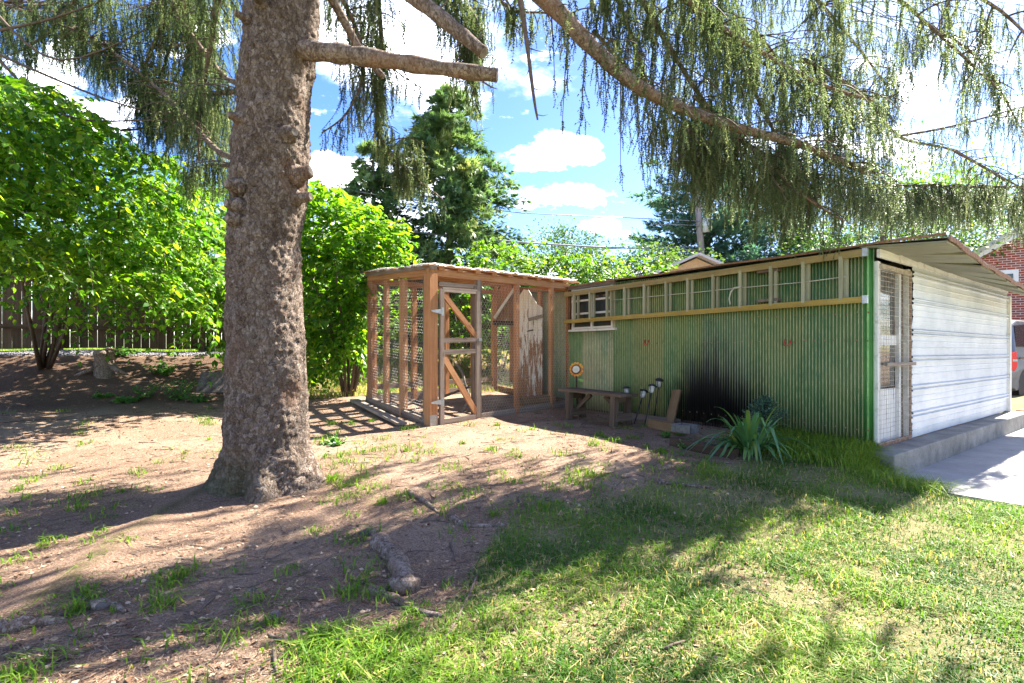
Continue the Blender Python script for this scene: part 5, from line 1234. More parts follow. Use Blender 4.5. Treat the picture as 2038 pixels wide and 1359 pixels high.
# ------------------------------------------------------------------ trees beyond the yard
def conifer(name, label, x, y, h, rad, mat, kind='hemlock', lean=0., seed=1, base=1.2, count=1.0, sz=.34):
    r = np.random.default_rng(seed); root = empty(name, Vector((x, y, base)), label, 'tree'); mb = MB(); mb.tube([(x, y, base - .3), (x + lean * .5, y, base + h * .5), (x + lean, y, base + h)], [.22, .13, .02], 9); mb.build('trunk', M_['limb'], root, True)
    P = []; D_ = []; Sz = []; TWs = []; Rn = []; nb = int(h * 16 * count)
    for k in range(nb):
        t = (k + r.uniform()) / nb; z = .08 * h + t * .92 * h; R_ = rad * (1 - t) ** .62 * r.uniform(.55, 1.12) * (1 if kind == 'hemlock' else .82 + .28 * math.sin(t * 38)) + .12; an = r.uniform(0, 2 * np.pi); d = np.array((math.cos(an), math.sin(an), .25 if kind == 'hemlock' else .35)); dr = -.45 if kind == 'hemlock' else -.12
        tt = np.linspace(0, 1, 7); br = np.array((x + lean * z / h, y, base + z)) + R_ * (tt[:, None] * d + (tt ** 2)[:, None] * np.array((0, 0, dr))); TWs.append(br); n = int(20 + R_ * 34); u = r.uniform(.15, 1, n) ** .7; pp = np.column_stack([np.interp(u, tt, br[:, j]) for j in range(3)])
        sp = .16 * R_ * (1.15 - u); pp += r.normal(0, 1, (n, 3)) * (sp[:, None] + .05) * np.array((1, 1, .45)); P.append(pp); dd = nrm(d[None] + r.normal(0, .65, (n, 3)) + np.array((0, 0, -.25 if kind == 'hemlock' else .1))); D_.append(dd); Sz.append(sz * r.uniform(.5, 1.2, n)); tone = np.clip(r.normal(.42, .18) + .25 * (u - .5) + r.normal(0, .12, n), 0, 1); Rn.append(tone)
    P = np.concatenate(P); D_ = np.concatenate(D_); Sz = np.concatenate(Sz); Rn = np.concatenate(Rn)
    # a feathery spray: three narrow blades
    tv = []; tf = []
    for a, l in ((0, 1.), (.5, .75), (-.5, .75), (.95, .5), (-.95, .5)):
        c, s_ = math.cos(a), math.sin(a); b = len(tv); tv += [(-.075 * c, .1 * abs(s_) + .075 * s_, 0), (.075 * c, .1 * abs(s_) - .075 * s_, 0), (s_ * l * .6 + .0, c * l, -.12 * l)]; tf.append((b, b + 1, b + 2))
    link('crown', leafmesh('crown', P, D_, Sz, Rn, np.array(tv), np.array(tf), .4), mat, root)['kind'] = 'stuff'
    V, F_ = thin_tubes(np.array(TWs), .025, .006); link('boughs', mesh_np('boughs', V, F_), M_['twig'], root)['kind'] = 'stuff'


def broadleaf(name, label, x, y, h, rx_, rz, mat, seed=1, base=1.1, n=60, per=170, size=.15, ry_=None):
    r = np.random.default_rng(seed); root = empty(name, Vector((x, y, base)), label, 'tree'); cz = base + h - rz; mb = MB(); mb.tube([(x, y, base - .3), (x + .1, y, base + h * .4), (x, y, base + h * .8)], [.20, .14, .04], 9); tr = mb.build('trunk', M_['limb'], root, True)
    u = nrm(r.normal(size=(n, 3))); rr = r.uniform(.35, 1., n) ** .6; C = np.column_stack((x + u[:, 0] * rx_ * rr, y + u[:, 1] * (ry_ or rx_) * rr, cz + u[:, 2] * rz * rr)); TWs = []
    for c in C: tt = np.linspace(0, 1, 7)[:, None]; s_ = np.array((x, y, cz - rz * .7)); TWs.append(s_ + (c - s_) * tt + np.array((0, 0, .3)) * tt * (1 - tt))
    V, F_ = thin_tubes(np.array(TWs), .05, .01); link('limbs', mesh_np('limbs', V, F_), M_['twig'], root)['kind'] = 'stuff'
    P = np.repeat(C, per, 0) + r.normal(0, 1, (n * per, 3)) * np.repeat(r.uniform(.16, .34, n) * min(rx_, rz) * .8, per)[:, None] * np.array((1, 1, .65)); D_ = nrm(P - np.array((x, y, cz)) + r.normal(0, 1.2, P.shape) + np.array((0, 0, -.6)))
    link('crown', leafmesh('crown', P, D_, size * r.uniform(.6, 1.2, len(P)), np.clip(np.repeat(r.normal(.5, .16, n), per) + r.normal(0, .15, len(P)), 0, 1), LEAF4, LEAF4F, .8), mat, root)['kind'] = 'stuff'


conifer('hemlock_tree', 'tall feathery hemlock standing beyond the fence behind the chicken run', -2.55, 22, 10.6, 4.6, M_['hemlock'], seed=3, count=1.35, sz=.46)
conifer('hemlock_tree', 'shorter hemlock tucked behind the round green bush', -5.4, 21, 7.9, 3.2, M_['hemlock'], seed=5, sz=.44)
conifer('pine_tree', 'blue-green pine behind the leaning utility pole', 9.0, 25, 11.0, 4.8, M_['pine'], 'pine', .2, 7, count=1.3, sz=.42)
conifer('pine_tree', 'second blue-green pine beyond the ladder end of the shed roof', 13.6, 27, 10.0, 4.6, M_['pine'], 'pine', .1, 9, sz=.42)
broadleaf('broadleaf_tree', 'round-topped broadleaf tree far behind between hemlock and pine', 2.9, 29, 6.8, 2.6, 2.6, M_['treeleaf'], 11)
broadleaf('broadleaf_tree', 'low dark broadleaf tree beside the tan gable behind the shed', 5.2, 20, 3.9, 2.3, 1.5, M_['treeleaf'], 13, size=.12)
broadleaf('broadleaf_tree', 'broad leafy tree rising behind the far end of the shed roof', 14.5, 21, 7.8, 3.6, 3.4, M_['treeleaf'], 15, n=70, base=.2)
broadleaf('broadleaf_tree', 'leafy tree standing between the pines and the brick house', 18.5, 24.5, 9.0, 3.8, 3.8, M_['brightleaf'], 17, n=70, base=.2)
broadleaf('broadleaf_tree', 'leafy tree showing over the ridge of the brick house', 24, 30, 10, 4.2, 3.6, M_['treeleaf'], 19, n=70, base=.2)
broadleaf('broadleaf_tree', 'shaded broadleaf tree behind the fence and the arching shrub', -11.5, 17.5, 5.6, 3.2, 2.4, M_['treeleaf'], 21, n=70)
broadleaf('broadleaf_tree', 'broadleaf tree behind the fence beyond the spruce trunk', -7.2, 18, 4.4, 2.3, 1.8, M_['treeleaf'], 23, n=60)

# ------------------------------------------------------------------ pole, wires, neighbouring buildings, car
pb = W(1412, 560, 23); pb.z = .6; ptop = W(1384, 345, 23); up_ = empty('utility_pole', pb, 'leaning wooden utility pole with a pale transformer can', 'utility pole')
mb = MB(); mb.tube([pb, pb.lerp(ptop, .5), ptop], [.15, .14, .125], 14); mb.build('pole', M_['pole'], up_, True)
c = W(1405, 448, 22.8); mb = MB(); mb.lathe(((.02, -.30), (.14, -.29), (.145, .27), (.10, .31), (.02, .33)), c, 16); mb.build('transformer', M_['transf'], up_, True)
mb = MB(); mb.tube([c + UP * .3, c + UP * .5 + Vector((.02, 0, 0))], .03, 8); mb.build('bushing', M_['transf'], up_, True)
mb = MB(); q = W(1389, 383, 22.9); mb.tube([q - Vector((.5, 0, .03)), q + Vector((.2, 0, .03))], .03, 6); mb.build('arm', M_['cable'], up_)
for pts, r, lab in (([(690, 378), (800, 395), (900, 408), (1040, 424), (1398, 440)], .018, 'upper thin cable running to the transformer'), ([(760, 455), (900, 470), (1060, 484), (1200, 492), (1400, 498)], .034, 'thick lower cable crossing behind the hedge'), ([(1180, 496), (1300, 492), (1402, 491)], .016, 'thin service wire meeting the pole under the thick cable'), ([(1300, 446), (1350, 447), (1396, 449)], .012, 'short thin wire tied to the pole below the transformer')):
    mb = MB(); pp = [W(px, py, 22.9 - (1400 - px) * .004) for px, py in pts]; mb.tube(pp, r, 6); o = mb.build('utility_wire', M_['cable'], None, True); tag(o, lab, 'wire')

# tan gable of a small building behind the shed
gx = W(1386, 509, 15.5); gb_ = empty('garden_building', Vector((gx.x, gx.y, .8)), 'small tan gabled outbuilding peeking over the green shed roof', 'outbuilding')
w2 = 1.7; drp = .75; mb = MB(); apex = gx - UP * .07
mb.add([(apex.x - w2, apex.y, .8), (apex.x + w2, apex.y, .8), (apex.x + w2, apex.y, apex.z - drp), tuple(apex), (apex.x - w2, apex.y, apex.z - drp)] + [(apex.x - w2, apex.y + 3, .8), (apex.x + w2, apex.y + 3, .8), (apex.x + w2, apex.y + 3, apex.z - drp), (apex.x, apex.y + 3, apex.z), (apex.x - w2, apex.y + 3, apex.z - drp)], [(0, 1, 2, 3, 4), (9, 8, 7, 6, 5), (0, 5, 6, 1), (1, 6, 7, 2), (4, 9, 5, 0)]); mb.build('wall', M_['tan'], gb_)
for s_ in (-1, 1):
    n_ = Vector((s_ * drp, 0, w2)).normalized(); e0 = gx + UP * .0; e1 = gx + Vector((s_ * (w2 + .2), 0, -drp * (w2 + .2) / w2)); m_ = (e0 + e1) / 2 + Vector((0, 1.4, 0)) + n_ * .02; d_ = (e1 - e0); mb = MB(); mb.box(m_, (d_.length / 2, 1.65, .035), (d_.normalized(), Vector((0, 1, 0)), n_)); mb.build('roof_slope', M_['greyroof'], gb_)

# brick house
hx = W(1952, 503, 18.0); ho = empty('brick_house', Vector((hx.x + 4, hx.y, -.3)), 'red brick house with white gable trim behind the parked car', 'house')
hd = Vector((.80, -.60, 0)).normalized(); hn = Vector((-hd.y, hd.x, 0)); Mh = Matrix((hd, hn, UP)).transposed().to_4x4(); Mh.translation = Vector((hx.x, hx.y, -.3)); eh = hx.z + .3; gw = 8.5; rise = 2.6
mb = MB(); pr = [(0, -.3), (gw, -.3), (gw, eh), (gw / 2, eh + rise), (0, eh)]
# brick texture lies in local X/Y, so the wall is built in a turned frame
Mw = Mh @ Matrix.Rotation(R(90), 4, 'X'); mb.add([(x, z, 0) for x, z in pr], [(0, 1, 2, 3, 4)]); mb.build('wall', M_['brick'], ho, M=Mw)
Ms = Matrix((-hn, UP, Vector((-hn).cross(UP)))).transposed().to_4x4(); Ms.translation = Mh.translation + hn * 9; mb = MB(); mb.add([(0, -.3, 0), (9, -.3, 0), (9, eh, 0), (0, eh, 0)], [(0, 1, 2, 3)]); mb.build('wall', M_['brick'], ho, M=Ms)
for s_ in (0, 1):
    p0 = Vector((-.35 if s_ == 0 else gw + .35, 0, eh - .24)); p1 = Vector((gw / 2, 0, eh + rise)); d_ = (p1 - p0); n_ = Vector((-d_.z, 0, d_.x)).normalized() * (1 if s_ == 0 else -1); mb = MB(); mb.box((p0 + p1) / 2 + Vector((0, 4.4, 0)) + n_ * .09, (d_.length / 2, 4.8, .06), (d_.normalized(), Vector((0, 1, 0)), n_)); mb.build('roof_slope', M_['greyroof'], ho, M=Mh)
    mb = MB(); mb.box((p0 + p1) / 2 + Vector((0, -.2, 0)) - n_ * .03, (d_.length / 2, .08, .09), (d_.normalized(), Vector((0, 1, 0)), n_)); mb.build('gable_trim', M_['trimwhite'], ho, M=Mh)
def hp(px, py):
    """local (x, z) on the gable wall for a photo point"""
    u = (px - CX) / F; t = (u * hx.y - hx.x) / (hd.x - u * hd.y); d = hx.y + hd.y * t; return t, CAMZ + (HY - py) / F * d + .3
for (xa, za), (xb, zb) in ((hp(1990, 578), hp(2027, 536)), (hp(2075, 578), hp(2110, 536))):
    mb = MB(); mb.box(((xa + xb) / 2, -.02, (za + zb) / 2), ((xb - xa) / 2, .03, (zb - za) / 2)); wn = mb.build('window', M_['trimwhite'], ho, M=Mh)
    mb = MB(); mb.box(((xa + xb) / 2, -.055, (za + zb) / 2), ((xb - xa) / 2 - .13, .01, (zb - za) / 2 - .13)); mb.build('pane', M_['glass'], wn, M=Mh)
    mb = MB(); mb.box(((xa + xb) / 2, -.07, (za + zb) / 2), ((xb - xa) / 2 - .13, .012, .03)); mb.build('sash', M_['trimwhite'], wn, M=Mh)

# parked car: rear quarter shows past the shed
def car():
    Lc, Wc = 4.8, 1.9; p0 = W(2011, 800, 12.0); root = empty('parked_car', Vector((p0.x + 2, p0.y + 1, -.235)), 'grey station wagon with red tail light parked beyond the white shed wall', 'car')
    cdv = Vector((.88, .475, 0)).normalized(); cn = Vector((-cdv.y, cdv.x, 0)); Mc = Matrix((cdv, cn, UP)).transposed().to_4x4(); Mc.translation = Vector((p0.x, p0.y, -.235))
    prof = [(.05, .45), (.0, .75), (.06, 1.12), (.16, 1.25), (.42, 1.88), (.75, 1.98), (2.6, 1.98), (3.35, 1.32), (4.55, 1.18), (4.78, .95), (4.8, .5), (4.4, .34), (.3, .34)]
    mb = MB(); n = len(prof); ring = []
    for y, ins in ((0.0, .07), (.07, 0.), (Wc - .07, 0.), (Wc, .07)):
        for x, z in prof:
            tum = .16 * max(0, (z - 1.25) / .73); yy = y + (tum if y < Wc / 2 else -tum); cx_, cz_ = 2.4, 1.0; mb.v.append((x + (cx_ - x) * ins * .35, yy, z + (cz_ - z) * ins * .35))
    for k in range(3):
        for i in range(n): mb.f.append((k * n + i, (k + 1) * n + i, (k + 1) * n + (i + 1) % n, k * n + (i + 1) % n))
    mb.f.append(tuple(range(n))); mb.f.append(tuple(range(4 * n - 1, 3 * n - 1, -1))); mb.build('body', M_['carpaint'], root, M=Mc, bevel=.02)
    def side(pts, name, m, y=-.012, th=.02):
        mb = MB(); k = len(pts); q = [(x, y + .16 * max(0, (z - 1.25) / .73), z) for x, z in pts]; mb.add(q + [(a, b + th, c) for a, b, c in q], [tuple(range(k)), tuple(range(2 * k - 1, k - 1, -1))] + [(i, i + k, (i + 1) % k + k, (i + 1) % k) for i in range(k)]); return mb.build(name, m, root, M=Mc)
    side([(.34, 1.36), (.55, 1.84), (1.2, 1.88), (1.2, 1.36)], 'window', M_['tint']); side([(1.28, 1.36), (1.28, 1.88), (2.05, 1.88), (2.05, 1.36)], 'window', M_['tint']); side([(2.13, 1.36), (2.13, 1.88), (2.5, 1.86), (2.95, 1.36)], 'window', M_['tint'])
    side([(.03, .86), (.05, 1.22), (.26, 1.24), (.30, .90), (.16, .80)], 'tail_light', M_['redlens'], -.02, .03); side([(.06, 1.02), (.06, 1.07), (.27, 1.07), (.28, 1.02)], 'tail_light_strip', M_['lens'], -.03, .02)
    side([(.42, 1.07), (.42, 1.11), (.62, 1.11), (.62, 1.07)], 'chrome_strip', M_['chrome'], -.03, .02); side([(.0, .42), (.0, .62), (.34, .62), (.36, .42)], 'bumper', M_['carpaint'], -.03, .05)
    for x in (.86, 3.85):
        for y, s_ in ((.06, -1), (Wc - .06, 1)):
            mb = MB(); mb.lathe(((.20, -.11), (.34, -.115), (.375, -.08), (.38, 0), (.375, .08), (.34, .115), (.20, .11)), (x, y + .06 * -s_, .38), 28, Matrix.Rotation(R(90), 3, 'X')); wh = mb.build('wheel', M_['rubber'], root, True, M=Mc); mb = MB(); mb.lathe(((.03, -.10), (.19, -.09), (.215, -.115), (.215, .0)), (x, y + .06 * -s_, .38), 20, Matrix.Rotation(R(-90 if s_ > 0 else 90) * -1, 3, 'X')); mb.build('rim', M_['steel'], wh, M=Mc)
    mb = MB(); mb.lathe(((.44, -.03), (.44, .0)), (.86, -.004, .42), 28, Matrix.Rotation(R(90), 3, 'X')); mb.build('wheel_arch', M_['black'], root, M=Mc)


car()
q = W(2032, 822, 10.6); q.z = -.235; bx_ = empty('trailer_lamp', q, 'small black lamp box with red lenses on the driveway behind the car', 'lamp box')
mb = MB(); mb.box(q + Vector((.12, .1, .12)), (.17, .10, .06)); mb.build('body', M_['black'], bx_, bevel=.01); mb = MB(); mb.box(q + Vector((.12, .1, .205)), (.17, .10, .02)); mb.build('cover', M_['trimwhite'], bx_, bevel=.006)
for dx in (.0, .2): mb = MB(); mb.box(q + Vector((dx, -.004, .12)), (.035, .006, .035)); mb.build('lens', M_['redlens'], bx_)
for dx in (-.02, .26): mb = MB(); mb.box(q + Vector((dx, .1, .03)), (.02, .08, .03)); mb.build('foot', M_['black'], bx_)

# ------------------------------------------------------------------ stump, stones, sticks
def rock(name, c, r, label, mat='stone', seed=0, cat='rock'):
    mb = MB(); n, m = 16, 10
    for i in range(m + 1):
        for j in range(n):
            th = math.pi * i / m; ph = 2 * math.pi * j / n; d = Vector((math.sin(th) * math.cos(ph), math.sin(th) * math.sin(ph), math.cos(th))); k = 1 + .28 * mnoise.noise(d * 1.6 + Vector((seed, 0, 0))) + .1 * mnoise.noise(d * 4 + Vector((0, seed, 0))); mb.v.append((c.x + d.x * r[0] * k, c.y + d.y * r[1] * k, c.z + d.z * r[2] * k))
    for i in range(m):
        for j in range(n): mb.f.append((i * n + j, i * n + (j + 1) % n, (i + 1) * n + (j + 1) % n, (i + 1) * n + j))
    o = mb.build(name, M_[mat], None, True); return tag(o, label, cat)


q = G(400, 785); q2 = G(452, 780); sb = MB(); ax = Vector((1, .1, 0)).normalized(); nn = Vector((.05, -.85, .5)).normalized(); vv = nn.cross(ax).normalized() * -1
if vv.z < 0: vv = -vv
sb.box(q.lerp(q2, .5) + vv * .20, (.30, .21, .035), (ax, vv, nn)); tag(sb.build('stone_slab', M_['stone'], bevel=.012), 'flat dark stone slab leaning at the foot of the bank beside the trunk', 'stone')
c = G(215, 742); st_ = empty('tree_stump', c, 'gnarled old stump rooted in the dark bank below the fence', 'stump'); mb = MB(); prof = []
n = 18
for i, (z, r_) in enumerate(((-.1, .24), (.02, .20), (.15, .15), (.28, .145), (.36, .17), (.40, .13))):
    for j in range(n):
        th = 2 * math.pi * j / n; k = r_ * (1 + .3 * mnoise.noise(Vector((math.cos(th) * 1.5, math.sin(th) * 1.5, z * 4)))); mb.v.append((c.x + k * math.cos(th) - z * .25, c.y + k * math.sin(th), c.z + z))
for i in range(5):
    for j in range(n): a = i * n + j; b = i * n + (j + 1) % n; mb.f.append((a, b, b + n, a + n))
mb.f.append(tuple(5 * n + j for j in range(n))); mb.build('bole', M_['limb'], st_, True)
for pts, r0 in (([(0, 0, .15), (.25, -.12, .05), (.5, -.2, -.02)], .06), ([(-.1, -.1, .1), (-.3, -.2, .0), (-.45, -.25, -.06)], .05), ([(-.1, 0, .38), (.05, -.05, .43), (.25, -.08, .40)], .04)):
    mb = MB(); mb.tube([c + Vector(p_) for p_ in pts], [r0, r0 * .7, r0 * .25], 8); mb.build('root', M_['limb'], st_, True)
for k, (px, py, r_, lab) in enumerate(((735, 1062, (.07, .05, .035), 'mossy grey stone half sunk in the needles near the surface roots'), (150, 1192, (.025, .02, .015), 'small pale pebble on the litter'), (548, 1226, (.03, .025, .02), 'small dark pebble by the curled root'), (200, 1210, (.05, .035, .03), 'rounded grey stone beside the mossy patch'), (500, 1178, (.02, .018, .012), 'round pebble near the grass tuft on the litter'))):
    c = G(px, py); rock('stone', c, r_, lab, seed=k * 3.1)
for k, (pts, r, lab) in enumerate((([(950, 1150), (935, 1185), (905, 1245), (868, 1310)], .009, 'long thin greenish stick lying in the grass by the roots'), ([(896, 1085), (903, 1105), (906, 1120)], .008, 'short twig lying just past the root elbow'), ([(1320, 1298), (1345, 1290), (1362, 1280)], .008, 'bent pale twig on the shaded lawn'), ([(545, 1300), (548, 1330), (552, 1350)], .010, 'short bleached stick at the edge of the weeds'), ([(430, 1190), (405, 1215), (395, 1225)], .009, 'broken grey stick on the needle litter'), ([(0, 842), (60, 838), (130, 836)], .012, 'straight stick along the foot of the dark bank'), ([(370, 800), (420, 792), (455, 788)], .014, 'curved stick below the stone slab'))):
    mb = MB(); pp = [G(px, py, r * .8 + .004) for px, py in pts]; mb.tube(pp, [r * (1 - .5 * i / (len(pp) - 1)) for i in range(len(pp))], 6); tag(mb.build('stick', M_['twig'], None, True), lab, 'stick')

# ------------------------------------------------------------------ plants by the wall and on the bank
def strap_plant():
    c = G(1492, 905); root = empty('strap_leaf_plant', c, 'clump of long arching strap leaves growing in front of the green wall', 'plant')
    for k in range(78):
        an = random.uniform(0, 2 * math.pi); Ln = random.uniform(.40, .78); out = random.uniform(.45, 1.05); w = random.uniform(.012, .022); d = Vector((math.cos(an), math.sin(an) * .8, 0)); sd = Vector((-d.y, d.x, 0)).normalized(); b = c + d * random.uniform(.0, .12) + Vector((0, 0, -.01)); V = []; n = 9
        fold = random.random() < .15
        for i in range(n):
            t = i / (n - 1); h = Ln * (1.55 * t * (1.1 - out * .35) - out * 1.30 * t * t); 
            if fold and t > .55: h -= (t - .55) * Ln * 1.0
            p_ = b + d * (Ln * out * .95 * t) + UP * max(h, -.0 + .012); ww = w * math.sin(math.pi * min(.97, .18 + .82 * t)) + .0015; V += [tuple(p_ - sd * ww + UP * ww * .35), tuple(p_), tuple(p_ + sd * ww + UP * ww * .35)]
        f = []
        for i in range(n - 1):
            for j in range(2): q_ = i * 3 + j; f.append((q_, q_ + 1, q_ + 4, q_ + 3))
        r_ = min(1, max(0, random.gauss(.45, .22))); me = mesh_np('leaf', np.array(V), np.array(f), np.full(len(V), r_), True); link('leaf', me, M_['lily'], root)


strap_plant()


def bushy(name, label, c, h, r, mat, n, size, cat='plant', up=.8, tv=LEAF4, tf=LEAF4F, nl=9):
    root = empty(name, c, label, cat); an = rng.uniform(0, 2 * np.pi, n); rr = np.sqrt(rng.uniform(0, 1, n)); st = np.column_stack((c.x + .25 * r * rr * np.cos(an), c.y + .25 * r * rr * np.sin(an), np.full(n, c.z)))
    d = np.column_stack((np.cos(an) * rr * r / h, np.sin(an) * rr * r / h, np.full(n, up))); P, Dv, Sz, pol = sprays(st, d, rng.uniform(.6, 1.05, n) * h, nl, size, .15); link('foliage', leafmesh('foliage', P, Dv, Sz, None, tv, tf), mat, root)['kind'] = 'stuff'
    V, F_ = thin_tubes(pol, .004, .0015); link('stems', mesh_np('stems', V, F_), M_['twig'], root)['kind'] = 'stuff'; return root


def juniper():
    c = S(1.02, -.30, gb(1.02, -.3)); root = empty('young_juniper', c, 'young feathery juniper growing close to the green wall behind the strap leaves', 'shrub'); n = 95; t = rng.uniform(0, 1, n); an = rng.uniform(0, 2 * np.pi, n); R_ = .25 * (1 - t) + .04
    st = np.column_stack((np.full(n, c.x), np.full(n, c.y), c.z + .05 + t * .42)); d = np.column_stack((np.cos(an), np.sin(an), np.full(n, .75))); P, D_, Sz, pol = sprays(st, d, R_ * 1.3, 12, .050, 0.1); link('foliage', leafmesh('foliage', P, nrm(D_ + np.array((0, 0, .7))), Sz, None, LEAF4 * np.array((.5, 1, 1)), LEAF4F), M_['pine'], root)['kind'] = 'stuff'
    V, F_ = thin_tubes(pol, .003, .001); link('stems', mesh_np('stems', V, F_), M_['twig'], root)['kind'] = 'stuff'; mb = MB(); mb.tube([c - UP * .03, c + UP * .52], [.012, .003], 6); mb.build('trunk', M_['twig'], root)


juniper()
for px, py, h, r, n, sz, lab in ((290, 792, .30, .20, 26, .055, 'small leafy weed at the foot of the dark bank'), (355, 795, .42, .28, 40, .055, 'taller leafy weed beside the stone slab'), (395, 800, .22, .26, 30, .05, 'low spreading weed in front of the stone slab'), (250, 800, .12, .22, 14, .10, 'broad-leaved seedling on the litter below the stump'), (205, 790, .10, .18, 12, .09, 'pair of broad-leaved seedlings below the stump roots'), (322, 745, .28, .25, 26, .08, 'leafy weed halfway up the bank'), (240, 708, .25, .35, 30, .08, 'green weed at the fence foot above the stump'), (420, 700, .30, .35, 30, .09, 'leafy weed growing at the fence by the trunk'),
                              (665, 885, .10, .16, 18, .06, 'bright low weed on the dirt right behind the spruce trunk'), (1228, 843, .07, .06, 14, .04, 'tiny weed at the foot of the bench leg'), (1322, 872, .10, .06, 6, .06, 'round-leaved seedling beside the dark sleeper'), (1362, 893, .12, .09, 9, .045, 'small weed growing against the dark sleeper'), (690, 770, .35, .45, 50, .05, 'tuft of weeds outside the far corner of the run'), (760, 785, .30, .40, 30, .06, 'weeds growing just inside the far post of the run')):
    bushy('leafy_weed', lab, G(px, py), h, r, M_['weed'], n, sz, nl=6)

# ------------------------------------------------------------------ grass and needle litter
def blades(P, L_, W_, rn, bend=.5, flat=None):
    n = len(P); an = rng.uniform(0, 2 * np.pi, n); d = np.column_stack((np.cos(an), np.sin(an), np.zeros(n))); s_ = np.column_stack((-np.sin(an), np.cos(an), np.zeros(n))); b = (bend * rng.uniform(.2, 1.6, n))[:, None]; up = np.array((0, 0, 1.)); L_ = L_[:, None]; W_ = W_[:, None]
    p1 = P + L_ * .5 * (up + d * b * .35); p2 = P + L_ * (up * (1 - .35 * b) + d * b * .95)
    v = np.stack((P - s_ * W_, P + s_ * W_, p1 - s_ * W_ * .8, p1 + s_ * W_ * .8, p2), 1).reshape(-1, 3); i = (np.arange(n) * 5)[:, None]
    f = np.concatenate((i + np.array((0, 1, 3)), i + np.array((0, 3, 2)), i + np.array((2, 3, 4)))); return v, f, np.repeat(rn, 5)


def nz(x, y, s, o=0.):
    return .5 + .25 * (np.sin(x * s * 1.0 + 1.7 * np.sin(y * s * .7 + o) + o) + np.sin(y * s * 1.3 + 1.4 * np.sin(x * s * .9 + 2 + o)))


def grass():
    VV, FF, RR = [], [], []; off = 0
    def add(P, L_, W_, rn, bend):
        nonlocal off
        v, f, r = blades(P, L_, W_, rn, bend); VV.append(v); FF.append(f + off); RR.append(r); off += len(v)
    n = 420000; y = 1.6 + 6.2 * rng.uniform(0, 1, n) ** 1.35; x = rng.uniform(-1.1, 1.05, n) * y
    a = (x - P1[0]) * A[0] + (y - P1[1]) * A[1]; b = (x - P1[0]) * B[0] + (y - P1[1]) * B[1]
    m = sm((lawn_edge(x) - y) / .7 + .35) * np.clip(.25 + 1.1 * nz(x, y, 3.1) * nz(x, y, 7.7, 2.) * 1.6, .1, 1)
    m *= ~((a < -.24) & (b > -.55) & (a > -3.7)) & ~((a > -.3) & (b > -.03)); keep = rng.uniform(0, 1, n) < m * .62; x, y = x[keep], y[keep]; k = len(x); P = np.column_stack((x, y, gz(x, y) - .004))
    dry = np.clip(nz(x, y, 4.3, 1.) * .8 + rng.normal(0, .2, k) - .05, 0, 1); rn = np.where(rng.uniform(0, 1, k) < .20 * nz(x, y, 2.3, 4.) + .03, rng.uniform(.85, 1., k), dry * .75)
    add(P, rng.uniform(.024, .068, k) * (.6 + 1.0 * nz(x, y, 5.1, 3.)), rng.uniform(.0016, .0040, k), rn, 1.25)
    # tufts in the dirt
    cx_, cy_ = [], []
    q = np.concatenate((pick([(0, 860), (440, 830), (450, 930), (0, 1350), (0, 1000)], 60), pick([(640, 860), (1400, 860), (1450, 960), (1000, 1010), (650, 1000)], 130), pick([(230, 1359), (700, 1359), (900, 1200), (1000, 1030), (700, 1000), (300, 1100)], 55), pick([(620, 1190), (900, 1180), (760, 1359), (560, 1359)], 55)))
    for px, py in q:
        d = (CAMZ + .12) * F / max(py - HY, 60); x0 = (px - CX) / F * d; c = int(rng.uniform(12, 46)); s_ = rng.uniform(.02, .085); X = x0 + rng.normal(0, s_, c); Y = d + rng.normal(0, s_, c); P = np.column_stack((X, Y, gz(X, Y) - .004)); add(P, rng.uniform(.03, .12, c) * rng.uniform(.6, 1.1), rng.uniform(.002, .0055, c), np.clip(rng.normal(.45, .2, c), 0, .84), 1.35)
    # rank grass along the wall foot and curb
    n = 9500; aa = rng.uniform(-.75, 1.15, n); bb_ = -np.abs(rng.normal(.0, .42, n)) - .05; bb_ = np.where(aa < -.05, bb_ * 1.0 - .12, bb_); xy = P1 + aa[:, None] * A + bb_[:, None] * B; ok = (bb_ > -1.15) & ~((aa < -.25) & (bb_ > -.5)); xy = xy[ok]; k = len(xy); P = np.column_stack((xy, gz(xy[:, 0], xy[:, 1]) - .004)); add(P, rng.uniform(.06, .24, k), rng.uniform(.0022, .0052, k), np.clip(rng.normal(.64, .14, k), 0, .80), 1.4)
    # dry grass on the slope behind the run and weeds at the run
    n = 16000; t = rng.uniform(4.5, 12.5, n); D = rng.uniform(.3, 3.6, n); xy = FP + t[:, None] * FD + D[:, None] * FN; P = np.column_stack((xy, gz(xy[:, 0], xy[:, 1]))); add(P, rng.uniform(.05, .2, n), rng.uniform(.003, .007, n), np.where(rng.uniform(0, 1, n) < .6, rng.uniform(.8, 1, n), rng.uniform(.2, .7, n)), 1.)
    # lawn beyond the fence
    n = 9000; t = rng.uniform(-3, 12, n); D = -rng.uniform(.05, 2.5, n); xy = FP + t[:, None] * FD + D[:, None] * FN; P = np.column_stack((xy, gz(xy[:, 0], xy[:, 1]))); add(P, rng.uniform(.05, .12, n), rng.uniform(.004, .008, n), rng.uniform(.2, .75, n), .8)
    # right-hand lawn past the driveway
    n = 14000; aa = rng.uniform(-7.5, -3.55, n); bb_ = rng.uniform(-2, 9, n); xy = P1 + aa[:, None] * A + bb_[:, None] * B; P = np.column_stack((xy, gz(xy[:, 0], xy[:, 1]))); add(P, rng.uniform(.04, .1, n), rng.uniform(.003, .006, n), rng.uniform(.2, .75, n), .8)
    o = link('grass', mesh_np('grass', np.concatenate(VV), np.concatenate(FF), np.concatenate(RR)), M_['grass']); tag(o, 'thin patchy lawn grass and tufts over the yard', 'grass', kind='stuff')


grass()


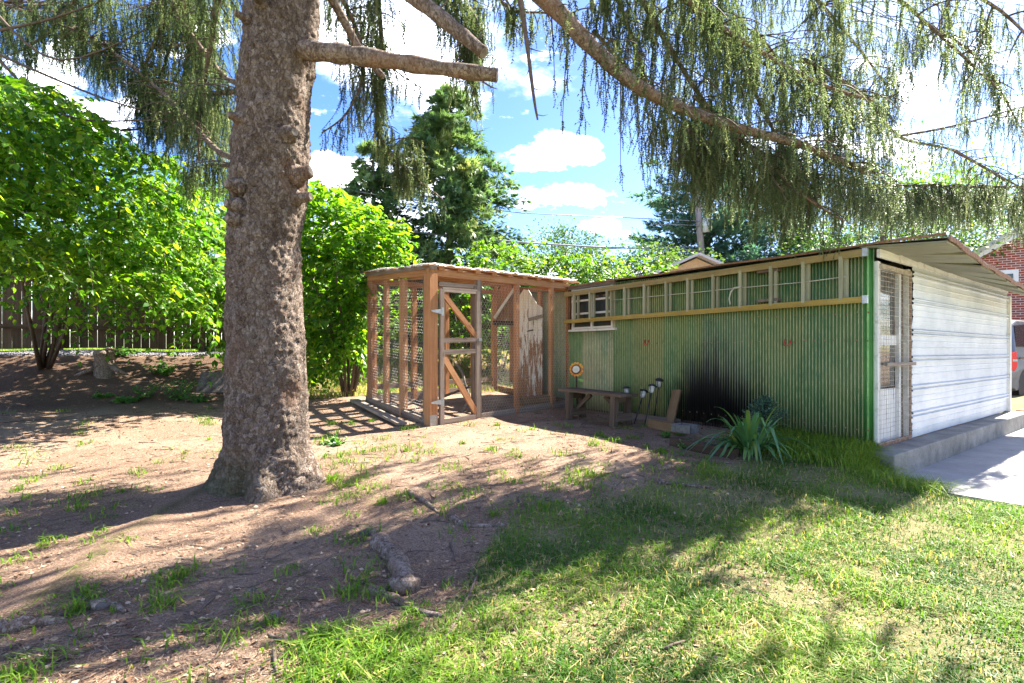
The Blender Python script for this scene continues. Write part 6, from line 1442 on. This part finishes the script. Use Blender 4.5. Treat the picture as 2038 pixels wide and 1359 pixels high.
def litter():
    n = 120000; y = 1.7 + 8 * rng.uniform(0, 1, n) ** 1.35; x = rng.uniform(-1.05, .75, n) * y; m = 1 - .75 * sm((lawn_edge(x) - y) / .8 + .5); k = rng.uniform(0, 1, n) < m; x, y = x[k], y[k]; n = len(x)
    P = np.column_stack((x, y, gz(x, y) + rng.uniform(.001, .007, n))); an = rng.uniform(0, 2 * np.pi, n); d = np.column_stack((np.cos(an), np.sin(an), rng.normal(0, .12, n))); X, Y, Z = frames(d); tv = np.array([(-.02, 0, 0), (.02, 0, 0), (.02, 1, .02), (-.02, 1, .02)]) * np.array((1.9, 1, 1)); v, f = scatter(tv, np.array([(0, 1, 2, 3)]), P, X, Y, Z, rng.uniform(.014, .036, n)); o = link('needle_litter', mesh_np('needle_litter', v, f, np.repeat(rng.uniform(0, 1, n), 4)), M_['litter']); tag(o, 'fallen brown spruce needles strewn over the dirt', 'needle litter', kind='stuff')
    n = 7000; y = 1.9 + 7.5 * rng.uniform(0, 1, n) ** 1.5; x = rng.uniform(-1.0, .6, n) * y; P = np.column_stack((x, y, gz(x, y) + .006)); X, Y, Z = frames(np.column_stack((rng.normal(size=(n, 2)), rng.normal(0, .15, n))), rng.normal(0, .5, n)); v, f = scatter(LEAF4, LEAF4F, P, X, Y, Z, rng.uniform(.012, .04, n)); o = link('fallen_leaves', mesh_np('fallen_leaves', v, f, np.repeat(rng.uniform(0, 1, n), 4)), M_['litter']); tag(o, 'scattered dry leaf flakes on the ground', 'leaf litter', kind='stuff')


litter()


def twig_litter():
    n = 1500; y = 2.0 + 7.5 * rng.uniform(0, 1, n) ** 1.4; x = rng.uniform(-1.0, .55, n) * y; k = rng.uniform(0, 1, n) < 1 - .8 * sm((lawn_edge(x) - y) / .8 + .5); x, y = x[k], y[k]; n = len(x); L_ = rng.uniform(.04, .2, n); an = rng.normal(.4, .8, n); t = np.linspace(0, 1, 4)
    cur = rng.normal(0, .25, n); P = np.stack((x[:, None] + L_[:, None] * (np.cos(an)[:, None] * t - np.sin(an)[:, None] * cur[:, None] * t ** 2), y[:, None] + L_[:, None] * (np.sin(an)[:, None] * t + np.cos(an)[:, None] * cur[:, None] * t ** 2)), -1); Z = gz(P[..., 0], P[..., 1]) + .006
    V, F_ = thin_tubes(np.concatenate((P, Z[..., None]), -1), rng.uniform(.002, .006, n), .0015); tag(link('twig_litter', mesh_np('twig_litter', V, F_), M_['twig']), 'small dead twigs scattered over the yard', 'twig litter', kind='stuff')


twig_litter()
